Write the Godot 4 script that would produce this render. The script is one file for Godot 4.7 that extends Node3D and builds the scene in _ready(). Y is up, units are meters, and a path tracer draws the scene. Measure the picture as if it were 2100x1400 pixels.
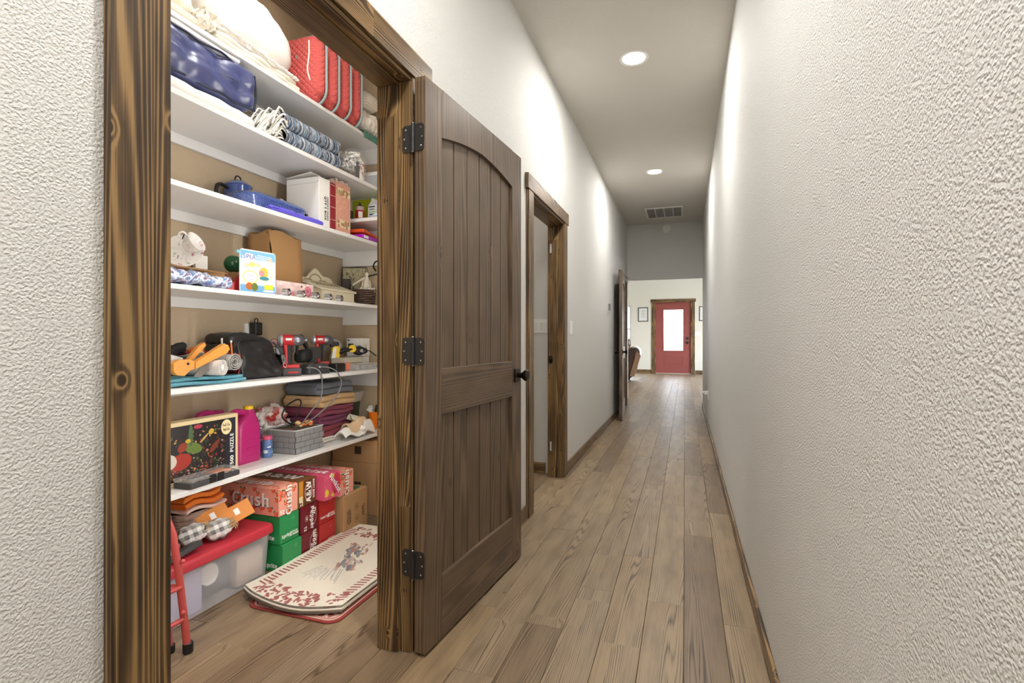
extends Node3D
# A hall beside an open pantry. y up, metres; the hall runs towards -z, the pantry lies at -x.

const V0 := Vector3.ZERO
const FX := Vector3(0, PI / 2, 0)      # turns a plate or lettering so that it faces +x
const FZ := Vector3.ZERO               # faces +z
const FY := Vector3(-PI / 2, 0, 0)     # faces up
var taken := {}
var nz := FastNoiseLite.new()
var rng := RandomNumberGenerator.new()
var M := {}

# ---------------------------------------------------------------- nodes
func numbered(n: String) -> String:
	if not taken.has(n):
		taken[n] = 0
		return n
	taken[n] += 1
	return "%s_%03d" % [n, taken[n]]

func tag(o: Node, label: String, cat: String, group := "", kind := "") -> void:
	o.set_meta("label", label)
	o.set_meta("category", cat)
	if group: o.set_meta("group", group)
	if kind: o.set_meta("kind", kind)

func thing(n: String, label: String, cat: String, at := V0, turn := 0.0, group := "", kind := "") -> Node3D:
	var o := Node3D.new()
	o.name = numbered(n)
	add_child(o)
	o.position = at
	o.rotation.y = turn
	tag(o, label, cat, group, kind)
	return o

func one(n: String, label: String, cat: String, mesh: Mesh, m: Material, at := V0, rot := V0, group := "", kind := "") -> MeshInstance3D:
	var o := MeshInstance3D.new()
	o.name = numbered(n)
	o.mesh = mesh
	o.material_override = m
	add_child(o)
	o.position = at
	o.rotation = rot
	tag(o, label, cat, group, kind)
	return o

func part(par: Node3D, n: String, mesh: Mesh, m: Material, at := V0, rot := V0) -> MeshInstance3D:
	var o := MeshInstance3D.new()
	o.name = n
	o.mesh = mesh
	o.material_override = m
	par.add_child(o, true)
	o.position = at
	o.rotation = rot
	return o

# a box part given by world extents, for things that are not turned
func wb(par: Node3D, n: String, m: Material, b: Array, r := 0.003, off := Vector2.ZERO) -> MeshInstance3D:
	var mid := Vector3((b[0] + b[1]) / 2.0, (b[2] + b[3]) / 2.0, (b[4] + b[5]) / 2.0)
	return part(par, n, bx(absf(b[1] - b[0]), absf(b[3] - b[2]), absf(b[5] - b[4]), r, 1, off), m, mid - par.position)

func stuff(o: Node) -> void:
	o.set_meta("kind", "stuff")

func txt(par: Node3D, s: String, h: float, m: Material, at: Vector3, rot := FZ, wide := 1.0, n := "lettering", spin := 0.0, depth := 0.0008) -> MeshInstance3D:
	var t := TextMesh.new()
	t.text = s
	var f := SystemFont.new()
	f.font_names = PackedStringArray(["Droid Sans"])
	f.font_weight = 700
	t.font = f
	t.font_size = 32
	t.pixel_size = h / 23.0
	t.depth = depth
	t.curve_step = 1.0
	var o := MeshInstance3D.new()
	o.name = n
	o.mesh = t
	o.material_override = m
	par.add_child(o, true)
	o.transform = Transform3D(Basis.from_euler(rot) * Basis(Vector3(0, 0, 1), spin) * Basis.from_scale(Vector3(wide, 1, 1)), at)
	return o

func plate(par: Node3D, n: String, m: Material, w: float, h: float, at: Vector3, rot := FZ, spin := 0.0) -> MeshInstance3D:
	var b := MB.new()
	b.quad(Vector3(-w / 2, h / 2, 0), Vector3(w / 2, h / 2, 0), Vector3(w / 2, -h / 2, 0), Vector3(-w / 2, -h / 2, 0), Vector3(0, 0, 1), [Vector2(0, 0), Vector2(1, 0), Vector2(1, 1), Vector2(0, 1)])
	var o := part(par, n, b.done(), m, at)
	o.transform = Transform3D(Basis.from_euler(rot) * Basis(Vector3(0, 0, 1), spin), at)
	return o

# ---------------------------------------------------------------- meshes
class MB:
	var v := PackedVector3Array()
	var n := PackedVector3Array()
	var t := PackedVector2Array()
	var ix := PackedInt32Array()
	func add(p: Vector3, nn: Vector3, uv: Vector2) -> int:
		v.append(p)
		n.append(nn)
		t.append(uv)
		return v.size() - 1
	func face(a: int, b: int, c: int) -> void:
		var g := (v[b] - v[a]).cross(v[c] - v[a])
		if g.length_squared() < 1e-18: return
		if g.dot(n[a] + n[b] + n[c]) > 0.0:
			ix.append_array([a, c, b])
		else:
			ix.append_array([a, b, c])
	func quad(a: Vector3, b: Vector3, c: Vector3, d: Vector3, nn: Vector3, uv: Array) -> void:
		var i := add(a, nn, uv[0])
		add(b, nn, uv[1]); add(c, nn, uv[2]); add(d, nn, uv[3])
		face(i, i + 1, i + 2); face(i, i + 2, i + 3)
	# a smooth grid of points p[j][i]; out says on which side the outside lies
	func grid(p: Array, out := 1.0, wrap_u := false, us := 1.0, vs := 1.0) -> void:
		var nv := p.size()
		var nu: int = p[0].size()
		var at := v.size()
		for j in nv:
			for i in nu:
				var i0 := i - 1
				var i1 := i + 1
				if wrap_u:
					if i0 < 0: i0 = nu - 2
					if i1 > nu - 1: i1 = 1
				else:
					i0 = maxi(i0, 0); i1 = mini(i1, nu - 1)
				var j0 := maxi(j - 1, 0)
				var j1 := mini(j + 1, nv - 1)
				var du: Vector3 = p[j][i1] - p[j][i0]
				var dv: Vector3 = p[j1][i] - p[j0][i]
				if du.length_squared() < 1e-14:
					var jj := j + 1 if j + 1 < nv else j - 1
					du = p[jj][i1] - p[jj][i0]
				var nn := du.cross(dv).normalized() * out
				add(p[j][i], nn, Vector2(us * i / float(nu - 1), vs * j / float(nv - 1)))
		for j in nv - 1:
			for i in nu - 1:
				var a := at + j * nu + i
				face(a, a + 1, a + nu + 1); face(a, a + nu + 1, a + nu)
	func merge(m: ArrayMesh, x: Transform3D) -> void:
		var s := m.surface_get_arrays(0)
		var at := v.size()
		var vv: PackedVector3Array = s[Mesh.ARRAY_VERTEX]
		var vn: PackedVector3Array = s[Mesh.ARRAY_NORMAL]
		var vt: PackedVector2Array = s[Mesh.ARRAY_TEX_UV]
		for i in vv.size():
			v.append(x * vv[i]); n.append((x.basis * vn[i]).normalized()); t.append(vt[i])
		for i in s[Mesh.ARRAY_INDEX]: ix.append(i + at)
	func done() -> ArrayMesh:
		var a := []
		a.resize(Mesh.ARRAY_MAX)
		a[Mesh.ARRAY_VERTEX] = v
		a[Mesh.ARRAY_NORMAL] = n
		a[Mesh.ARRAY_TEX_UV] = t
		a[Mesh.ARRAY_INDEX] = ix
		var m := ArrayMesh.new()
		m.add_surface_from_arrays(Mesh.PRIMITIVE_TRIANGLES, a)
		return m

func join(list: Array) -> ArrayMesh:
	var b := MB.new()
	for e in list: b.merge(e[0], e[1])
	return b.done()

func T(x: float, y: float, z: float, rot := V0) -> Transform3D:
	return Transform3D(Basis.from_euler(rot), Vector3(x, y, z))

# rounded box; texture v runs along its longest side, in metres
func bx(sx: float, sy: float, sz: float, r := 0.003, k := 1, off := Vector2.ZERO) -> ArrayMesh:
	var h := Vector3(sx, sy, sz) / 2.0
	r = minf(r, minf(h.x, minf(h.y, h.z)) * 0.999)
	var b := MB.new()
	var long := h.max_axis_index()
	for ax in 3:
		for sg in [-1.0, 1.0]:
			var ua := (ax + 1) % 3
			var va := (ax + 2) % 3
			if ua == long or (ax == long and h[ua] > h[va]):
				var q := ua
				ua = va
				va = q
			var ku := knots(h[ua] - r, k, r)
			var kv := knots(h[va] - r, k, r)
			var at := b.v.size()
			for j in kv.size():
				for i in ku.size():
					var d := V0
					d[ax] = sg
					d[ua] = ku[i].y
					d[va] = kv[j].y
					d = d.normalized()
					var p := V0
					p[ax] = sg * (h[ax] - r)
					p[ua] = ku[i].x
					p[va] = kv[j].x
					p += d * r
					b.add(p, d, off + Vector2(p[ua], p[va]))
			var nu := ku.size()
			for j in kv.size() - 1:
				for i in nu - 1:
					var a := at + j * nu + i
					b.face(a, a + 1, a + nu + 1); b.face(a, a + nu + 1, a + nu)
	return b.done()

func knots(h: float, k: int, r: float) -> Array:
	if r < 1e-5: return [Vector2(-h, 0), Vector2(h, 0)]
	var o := []
	for i in range(k, 0, -1): o.append(Vector2(-h, -tan(PI / 4 * i / k)))
	o.append(Vector2(-h, 0)); o.append(Vector2(h, 0))
	for i in range(1, k + 1): o.append(Vector2(h, tan(PI / 4 * i / k)))
	return o

# a soft body: a rounded box with d divisions a side whose points fn moves
func soft(sx: float, sy: float, sz: float, r: float, d: int, fn: Callable, uvs := 1.0) -> ArrayMesh:
	var h := Vector3(sx, sy, sz) / 2.0
	r = minf(r, minf(h.x, minf(h.y, h.z)) * 0.999)
	var st := SurfaceTool.new()
	st.begin(Mesh.PRIMITIVE_TRIANGLES)
	for ax in 3:
		for sg in [-1.0, 1.0]:
			var ua := (ax + 1) % 3
			var va := (ax + 2) % 3
			if va == 0: # keep v upright where it can be
				pass
			var ku := softk(h[ua] - r, d)
			var kv := softk(h[va] - r, d)
			var pts := []
			var uv := []
			for j in kv.size():
				for i in ku.size():
					var dd := V0
					dd[ax] = sg
					dd[ua] = ku[i].y
					dd[va] = kv[j].y
					dd = dd.normalized()
					var p := V0
					p[ax] = sg * (h[ax] - r)
					p[ua] = ku[i].x
					p[va] = kv[j].x
					p += dd * r
					uv.append(Vector2(p[ua], p[va]) * uvs if ua != 1 else Vector2(p[va], p[ua]) * uvs)
					pts.append(fn.call(p))
			var nu := ku.size()
			var want := V0
			want[ax] = sg
			# winding is decided once per side, from its undeformed corners
			var eu := V0
			eu[ua] = 1.0
			var ev := V0
			ev[va] = 1.0
			var flip := eu.cross(ev).dot(want) > 0.0
			for j in kv.size() - 1:
				for i in nu - 1:
					var a := j * nu + i
					var q := [a, a + 1, a + nu + 1, a, a + nu + 1, a + nu]
					if flip: q = [a, a + nu + 1, a + 1, a, a + nu, a + nu + 1]
					for e in q:
						st.set_uv(uv[e])
						st.add_vertex(pts[e])
	st.generate_normals()
	st.index()
	return st.commit()

func softk(h: float, d: int) -> Array:
	var o := []
	for i in range(3, 0, -1): o.append(Vector2(-h, -tan(PI / 4 * i / 3)))
	for i in d + 1: o.append(Vector2(-h + 2.0 * h * i / d, 0))
	for i in range(1, 4): o.append(Vector2(h, tan(PI / 4 * i / 3)))
	return o

# turned body; profile points are (radius, y), from the bottom up on the outside
func lathe(prof: Array, seg := 24, sx := 1.0, sz := 1.0) -> ArrayMesh:
	var b := MB.new()
	var run := [prof[0]]
	for i in range(1, prof.size()):
		run.append(prof[i])
		var end := i == prof.size() - 1
		if not end:
			var d0: Vector2 = (prof[i] - prof[i - 1]).normalized()
			var d1: Vector2 = (prof[i + 1] - prof[i]).normalized()
			end = d0.dot(d1) < 0.8
		if end:
			var g := []
			for q in run:
				var row := []
				for s in seg + 1:
					var a := TAU * s / seg
					row.append(Vector3(q.x * cos(a) * sx, q.y, -q.x * sin(a) * sz))
				g.append(row)
			b.grid(g, 1.0, true, 1.0, 1.0)
			run = [prof[i]]
	return b.done()

func cyl(r: float, h: float, seg := 20, bevel := 0.002) -> ArrayMesh:
	bevel = minf(bevel, minf(r * 0.5, h * 0.4))
	return lathe([Vector2(0, -h / 2), Vector2(r - bevel, -h / 2), Vector2(r, -h / 2 + bevel), Vector2(r, h / 2 - bevel), Vector2(r - bevel, h / 2), Vector2(0, h / 2)], seg)

func ball(rx: float, ry: float, rz: float, seg := 20) -> ArrayMesh:
	var p := []
	for i in 13: p.append(Vector2(sin(PI * i / 12.0) * rx, -cos(PI * i / 12.0) * ry))
	return lathe(p, seg, 1.0, rz / rx)

# swept round bar through pts
func tube(pts: Array, r, seg := 8, smooth := 0) -> ArrayMesh:
	if smooth > 0: pts = curve(pts, smooth)
	var b := MB.new()
	var g := []
	var side := V0
	for i in pts.size():
		var d: Vector3 = (pts[mini(i + 1, pts.size() - 1)] - pts[maxi(i - 1, 0)]).normalized()
		if side == V0:
			side = d.cross(Vector3(0.31, 0.9, 0.2)).normalized()
		side = (side - d * side.dot(d)).normalized()
		var up := d.cross(side)
		var rr: float = r if r is float else lerpf(r[0], r[1], i / float(pts.size() - 1))
		var row := []
		for s in seg + 1:
			var a := TAU * s / seg
			row.append(pts[i] + (side * cos(a) + up * sin(a)) * rr)
		g.append(row)
	b.grid(g, 1.0, true)
	# outside check
	var c0: Vector3 = pts[0]
	if b.n[0].dot(b.v[0] - c0) < 0.0:
		b = MB.new()
		b.grid(g, -1.0, true)
	for e in [0, pts.size() - 1]:
		var nn: Vector3 = (pts[0] - pts[1]).normalized() if e == 0 else (pts[e] - pts[e - 1]).normalized()
		var c := b.add(pts[e], nn, Vector2.ZERO)
		var first := b.v.size()
		for s in seg + 1: b.add(g[e][s], nn, Vector2.ZERO)
		for s in seg: b.face(c, first + s, first + s + 1)
	return b.done()

func curve(pts: Array, steps: int) -> Array:
	var o := []
	for i in pts.size() - 1:
		var a: Vector3 = pts[maxi(i - 1, 0)]
		var d: Vector3 = pts[mini(i + 2, pts.size() - 1)]
		for s in steps: o.append(pts[i].cubic_interpolate(pts[i + 1], a, d, s / float(steps)))
	o.append(pts[-1])
	return o

# outline in x/y pushed out along z, centred
func prism(poly: Array, d: float, smooth := false) -> ArrayMesh:
	var b := MB.new()
	var pp := PackedVector2Array(poly)
	if not Geometry2D.is_polygon_clockwise(pp): pp.reverse()
	var tr := Geometry2D.triangulate_polygon(pp)
	for s in [-1.0, 1.0]:
		var at := b.v.size()
		for q in pp: b.add(Vector3(q.x, q.y, s * d / 2), Vector3(0, 0, s), q)
		for i in range(0, tr.size(), 3): b.face(at + tr[i], at + tr[i + 1], at + tr[i + 2])
	var n := pp.size()
	for i in n:
		var p := pp[i]
		var q := pp[(i + 1) % n]
		var e := q - p
		var nn := Vector3(-e.y, e.x, 0).normalized() if e.length() > 1e-7 else Vector3.UP
		var na := nn
		var nb := nn
		if smooth:
			var e0 := p - pp[(i - 1 + n) % n]
			var e1 := pp[(i + 2) % n] - q
			na = (nn + Vector3(-e0.y, e0.x, 0).normalized()).normalized()
			nb = (nn + Vector3(-e1.y, e1.x, 0).normalized()).normalized()
		var at := b.v.size()
		b.add(Vector3(p.x, p.y, -d / 2), na, Vector2(p.x, -d / 2)); b.add(Vector3(q.x, q.y, -d / 2), nb, Vector2(q.x, -d / 2))
		b.add(Vector3(q.x, q.y, d / 2), nb, Vector2(q.x, d / 2)); b.add(Vector3(p.x, p.y, d / 2), na, Vector2(p.x, d / 2))
		b.face(at, at + 1, at + 2); b.face(at, at + 2, at + 3)
	return b.done()

# a sheet of cloth or paper with thickness: fn(u, v) gives its upper side
func sheet(nu: int, nv: int, fn: Callable, thick: float) -> ArrayMesh:
	var top := []
	for j in nv + 1:
		var row := []
		for i in nu + 1: row.append(fn.call(i / float(nu), j / float(nv)))
		top.append(row)
	var b := MB.new()
	b.grid(top, 1.0)
	var bot := []
	for j in nv + 1:
		var row := []
		for i in nu + 1: row.append(top[j][i] - b.n[j * (nu + 1) + i] * thick)
		bot.append(row)
	b.grid(bot, -1.0)
	for e in 4:
		var ring := [[], []]
		var cnt := nu if e < 2 else nv
		for i in cnt + 1:
			var j := (0 if e == 0 else nv) if e < 2 else i
			var k := i if e < 2 else (0 if e == 2 else nu)
			ring[0].append(top[j][k])
			ring[1].append(bot[j][k])
		b.grid(ring, -1.0 if e in [0, 3] else 1.0)
	return b.done()

func rrect(w: float, h: float, r: float, k := 5) -> Array:
	var o := []
	for q in 4:
		var cx := (w / 2 - r) * (1 if q in [0, 3] else -1)
		var cy := (h / 2 - r) * (1 if q in [0, 1] else -1)
		for i in k + 1:
			var a := PI / 2 * q + PI / 2 * i / k
			o.append(Vector2(cx + r * cos(a), cy + r * sin(a)))
	return o

# ---------------------------------------------------------------- materials
func mat(c: Color, rough := 0.6, o := {}) -> StandardMaterial3D:
	var m := StandardMaterial3D.new()
	m.albedo_color = c
	m.roughness = rough
	if o.has("tex"): m.albedo_texture = o.tex
	if o.has("metal"): m.metallic = o.metal
	if o.has("spec"): m.metallic_specular = o.spec
	var s: Vector3 = o.get("scale", Vector3.ONE)
	m.uv1_scale = s
	if o.get("tri", false):
		m.uv1_triplanar = true
		m.uv1_world_triplanar = o.get("world", false)
	if o.has("bump"):
		m.heightmap_enabled = true
		m.heightmap_texture = o.bump
		m.heightmap_scale = o.get("h", 0.1)
	if o.has("coat"):
		m.clearcoat_enabled = true
		m.clearcoat = o.coat
		m.clearcoat_roughness = 0.2
	if o.has("rim"):
		m.rim_enabled = true
		m.rim = o.rim
		m.rim_tint = 0.5
	if o.has("alpha"):
		m.transparency = BaseMaterial3D.TRANSPARENCY_ALPHA
		m.albedo_color.a = o.alpha
	if o.has("emit"):
		m.emission_enabled = true
		m.emission = c
		m.emission_energy_multiplier = o.emit
	if o.has("back"):
		m.backlight_enabled = true
		m.backlight = o.back
	return m

func rgb(r: int, g: int, b: int) -> Color:
	return Color(r / 255.0, g / 255.0, b / 255.0)

func noise_tex(freq: float, octaves: int, size := 512, kind := 1, seed_ := 3, ramp: Array = []) -> NoiseTexture2D:
	var f := FastNoiseLite.new()
	f.seed = seed_
	f.noise_type = kind as FastNoiseLite.NoiseType
	f.frequency = freq
	f.fractal_octaves = octaves
	var t := NoiseTexture2D.new()
	t.width = size
	t.height = size
	t.seamless = true
	t.seamless_blend_skirt = 0.2
	t.generate_mipmaps = false
	if ramp.size() > 0:
		var g := Gradient.new()
		g.offsets = PackedFloat32Array(ramp.map(func(e): return e[0]))
		g.colors = PackedColorArray(ramp.map(func(e): return e[1]))
		t.color_ramp = g
	t.noise = f
	return t

# stretched noise as bytes
func streak(w: int, h: int, freq: float, along: int, seed_: int, oct := 2, across := 1) -> PackedFloat32Array:
	var f := FastNoiseLite.new()
	f.seed = seed_
	f.noise_type = FastNoiseLite.TYPE_SIMPLEX_SMOOTH
	f.frequency = freq * across
	f.fractal_octaves = oct
	var im := f.get_image(w / across, maxi(h / (along * across), 4), false, false, true)
	im.convert(Image.FORMAT_RF)
	im.resize(w, h, Image.INTERPOLATE_CUBIC)
	return im.get_data().to_float32_array()

# sawn board: w x h pixels for wm x hm metres. cs: dark, middle, light
func wood(w: int, h: int, wm: float, hm: float, seed_: int, rings: float, warp: float, cs: Array, knots_: Array, fibre: float, blotch: float, sharp := 2.0, along := 10) -> ImageTexture:
	var a := streak(w, h, 1.6 / w, along, seed_, 2, 8)
	var b := streak(w, h, 0.22, 130, seed_ + 7)
	var c := streak(w, h, 3.5 / w, 2, seed_ + 13, 3, 4)
	var out := PackedByteArray()
	out.resize(w * h * 3)
	var dk: Color = cs[0]
	var md: Color = cs[1]
	var lt: Color = cs[2]
	var i := 0
	for y in h:
		var vm := y * hm / h
		var near := []
		for k in knots_:
			var dv := absf(vm - k.y)
			if dv < k.z * 9.0: near.append(k)
		for x in w:
			var g := rings * x / float(w) + warp * a[i]
			var dark := 0.0
			var um := x * wm / w
			for k in near:
				var dx: float = (um - k.x) / k.z
				var dy: float = (vm - k.y) / (k.z * 1.5)
				var d2 := dx * dx + dy * dy
				if d2 < 9.0:
					g += 1.6 * exp(-d2 * 0.45)
					if d2 < 1.0: dark += (1.0 - d2) * 0.75
			var s := 0.5 + 0.5 * sin(TAU * g)
			s = pow(s, sharp)
			var e := clampf(0.5 + (s - 0.35) * 0.9 + (b[i] - 0.5) * 2.0 * fibre + (c[i] - 0.5) * 2.0 * blotch - dark, 0.0, 1.0)
			var q := dk.lerp(md, e * 2.0) if e < 0.5 else md.lerp(lt, e * 2.0 - 1.0)
			out[i * 3] = int(q.r * 255.0)
			out[i * 3 + 1] = int(q.g * 255.0)
			out[i * 3 + 2] = int(q.b * 255.0)
			i += 1
	return ImageTexture.create_from_image(Image.create_from_data(w, h, false, Image.FORMAT_RGB8, out))

# a small painter for printed things; all measures are shares of the picture, y down
class Paint:
	var im: Image
	var w: int
	var h: int
	func _init(ww: int, hh: int, c: Color) -> void:
		w = ww
		h = hh
		im = Image.create(w, h, false, Image.FORMAT_RGB8)
		im.fill(c)
	func rect(x: float, y: float, a: float, b: float, c: Color) -> Paint:
		im.fill_rect(Rect2i(int(x * w), int(y * h), maxi(1, int(a * w)), maxi(1, int(b * h))), c)
		return self
	func ell(cx: float, cy: float, rx: float, ry: float, c: Color, ang := 0.0, ring := 0.0) -> Paint:
		var X := cx * w
		var Y := cy * h
		var A := maxf(rx * w, 0.6)
		var B := maxf(ry * h, 0.6)
		var R := int(maxf(A, B)) + 1
		var ca := cos(ang)
		var sa := sin(ang)
		for y in range(maxi(0, int(Y) - R), mini(h, int(Y) + R + 1)):
			for x in range(maxi(0, int(X) - R), mini(w, int(X) + R + 1)):
				var dx := x + 0.5 - X
				var dy := y + 0.5 - Y
				var p := (dx * ca + dy * sa) / A
				var q := (-dx * sa + dy * ca) / B
				var d := p * p + q * q
				if d <= 1.0 and d >= ring: im.set_pixel(x, y, c)
		return self
	func line(x0: float, y0: float, x1: float, y1: float, th: float, c: Color) -> Paint:
		var n := int(maxf(absf(x1 - x0) * w, absf(y1 - y0) * h)) + 1
		for i in n + 1:
			var f := i / float(n)
			ell(lerpf(x0, x1, f), lerpf(y0, y1, f), th, th * w / h, c)
		return self
	func tex() -> ImageTexture:
		return ImageTexture.create_from_image(im)

# ================================================================ scene
func _ready() -> void:
	rng.seed = 11
	nz.seed = 5
	nz.frequency = 1.0
	nz.fractal_octaves = 2
	# camera: 18 mm look, level, turned 18.7 degrees to the left of the hall's axis
	var cam := Camera3D.new()
	cam.name = "camera"
	cam.projection = Camera3D.PROJECTION_FRUSTUM
	cam.near = 0.05
	cam.far = 200.0
	cam.size = cam.near * 1400.0 / 1050.0
	cam.frustum_offset = Vector2(0, -cam.near * 6.0 / 1050.0)
	cam.position = Vector3(0, 1.12, 0)
	cam.rotation.y = atan(355.0 / 1050.0)
	add_child(cam)
	var env := Environment.new()
	env.background_mode = Environment.BG_SKY
	env.sky = Sky.new()
	var sky := ProceduralSkyMaterial.new()
	sky.sky_top_color = rgb(196, 210, 226)
	sky.sky_horizon_color = rgb(232, 236, 240)
	sky.ground_horizon_color = rgb(225, 222, 214)
	sky.ground_bottom_color = rgb(190, 186, 176)
	sky.sky_energy_multiplier = 4.4
	sky.ground_energy_multiplier = 3.0
	env.sky.sky_material = sky
	env.tonemap_mode = Environment.TONE_MAPPER_LINEAR
	env.tonemap_exposure = 1.0
	env.sdfgi_enabled = true
	env.ssao_enabled = true
	env.ssil_enabled = true
	var we := WorldEnvironment.new()
	we.name = "world"
	we.environment = env
	add_child(we)
	materials()
	room()
	lamps()
	pantry_opening()
	other_doors()
	hall_fittings()
	living_room()
	shelves()
	floor_goods()
	sodas()
	shelf_six()
	shelf_five()
	shelf_four()
	shelf_three()
	top_shelves()

func lamp(label: String, at: Vector3, e: float, c := Color(1.0, 0.955, 0.89), n := "recessed_light", group := "") -> void:
	var t := thing(n, label, "ceiling light", at, 0.0, group)
	part(t, "trim_ring", lathe([Vector2(0.078, -0.002), Vector2(0.097, -0.006), Vector2(0.1, -0.001), Vector2(0.1, 0.0)], 32), M.white_paint)
	part(t, "lens", lathe([Vector2(0.0, -0.004), Vector2(0.076, -0.004), Vector2(0.078, 0.0)], 32), M.lens)
	var l := AreaLight3D.new()
	l.name = "lamp_light"
	l.area_size = Vector2(0.14, 0.14)
	l.light_color = c
	l.light_energy = e
	l.area_range = 14.0
	l.area_attenuation = 2.0
	l.shadow_enabled = true
	t.add_child(l)
	l.position = Vector3(0, -0.012, 0)
	l.rotation.x = -PI / 2

func lamps() -> void:
	lamp("round recessed ceiling light nearest the pantry door, larger of the two in view", Vector3(-0.334, 3.05, -3.61), LE[0], LC, "recessed_light", "")
	lamp("round recessed ceiling light near the return air vent, smaller of the two in view", Vector3(-0.334, 3.05, -6.14), LE[1], LC)
	lamp("unseen round recessed ceiling light right above the near end of the hall", Vector3(-0.334, 3.05, -1.08), LE[2], LC)  # out of view overhead; lights the near walls and the pantry floor
	lamp("unseen round recessed ceiling light at the back end of the hall", Vector3(-0.334, 3.05, 0.7), LE[3], LC)  # out of view behind the camera, placed to brighten the near walls
	lamp("unseen round ceiling light in the middle of the pantry ceiling", Vector3(-1.5, 3.05, -1.75), LE[4], LC)  # out of view above the door head; lights the top shelves
	lamp("unseen round ceiling light in the small room behind the second doorway", Vector3(-2.0, 3.05, -3.6), LE[5], LC)  # out of view, placed to light the wall behind the second doorway
	for q in [[-0.5, "near"], [-1.86, "far"]]: # added fill light bars, hidden beside the pantry door, to light the shelf fronts
		var sl := thing("added_light_bar", "added upright fill light bar inside the pantry, on the %s side of its door" % q[1], "fill light", Vector3(-1.05, 0.35, q[0]))
		part(sl, "housing", bx(0.03, 1.95, 0.05, 0.008, 2), M.white_paint, Vector3(-0.015, 0.975, 0))
		part(sl, "lens", bx(0.01, 1.9, 0.04, 0.003), M.lens, Vector3(-0.034, 0.975, 0))
		var al := AreaLight3D.new()
		al.name = "fill_glow"
		al.area_size = Vector2(0.04, 1.9)
		al.light_color = LC
		al.light_energy = LE[7]
		al.area_range = 14.0
		al.area_attenuation = 2.0
		al.shadow_enabled = true
		sl.add_child(al)
		al.position = Vector3(-0.042, 0.975, 0)
		al.rotation.y = PI / 2
	for q in [[-2.5, -11.2, "near left"], [0.8, -11.2, "near right"], [-2.5, -15.0, "far left"], [0.8, -15.0, "far right"]]:  # ceiling lights out of view, placed to light the living room
		lamp("unseen round ceiling light in the %s quarter of the living room ceiling" % q[2], Vector3(q[0], 3.5, q[1]), LE[6], LC, "recessed_light", "")

const LC := Color(1.0, 0.988, 0.965)
const LE := [2.4, 2.4, 2.8, 3.4, 1.2, 1.2, 1.7, 0.92]

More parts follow.
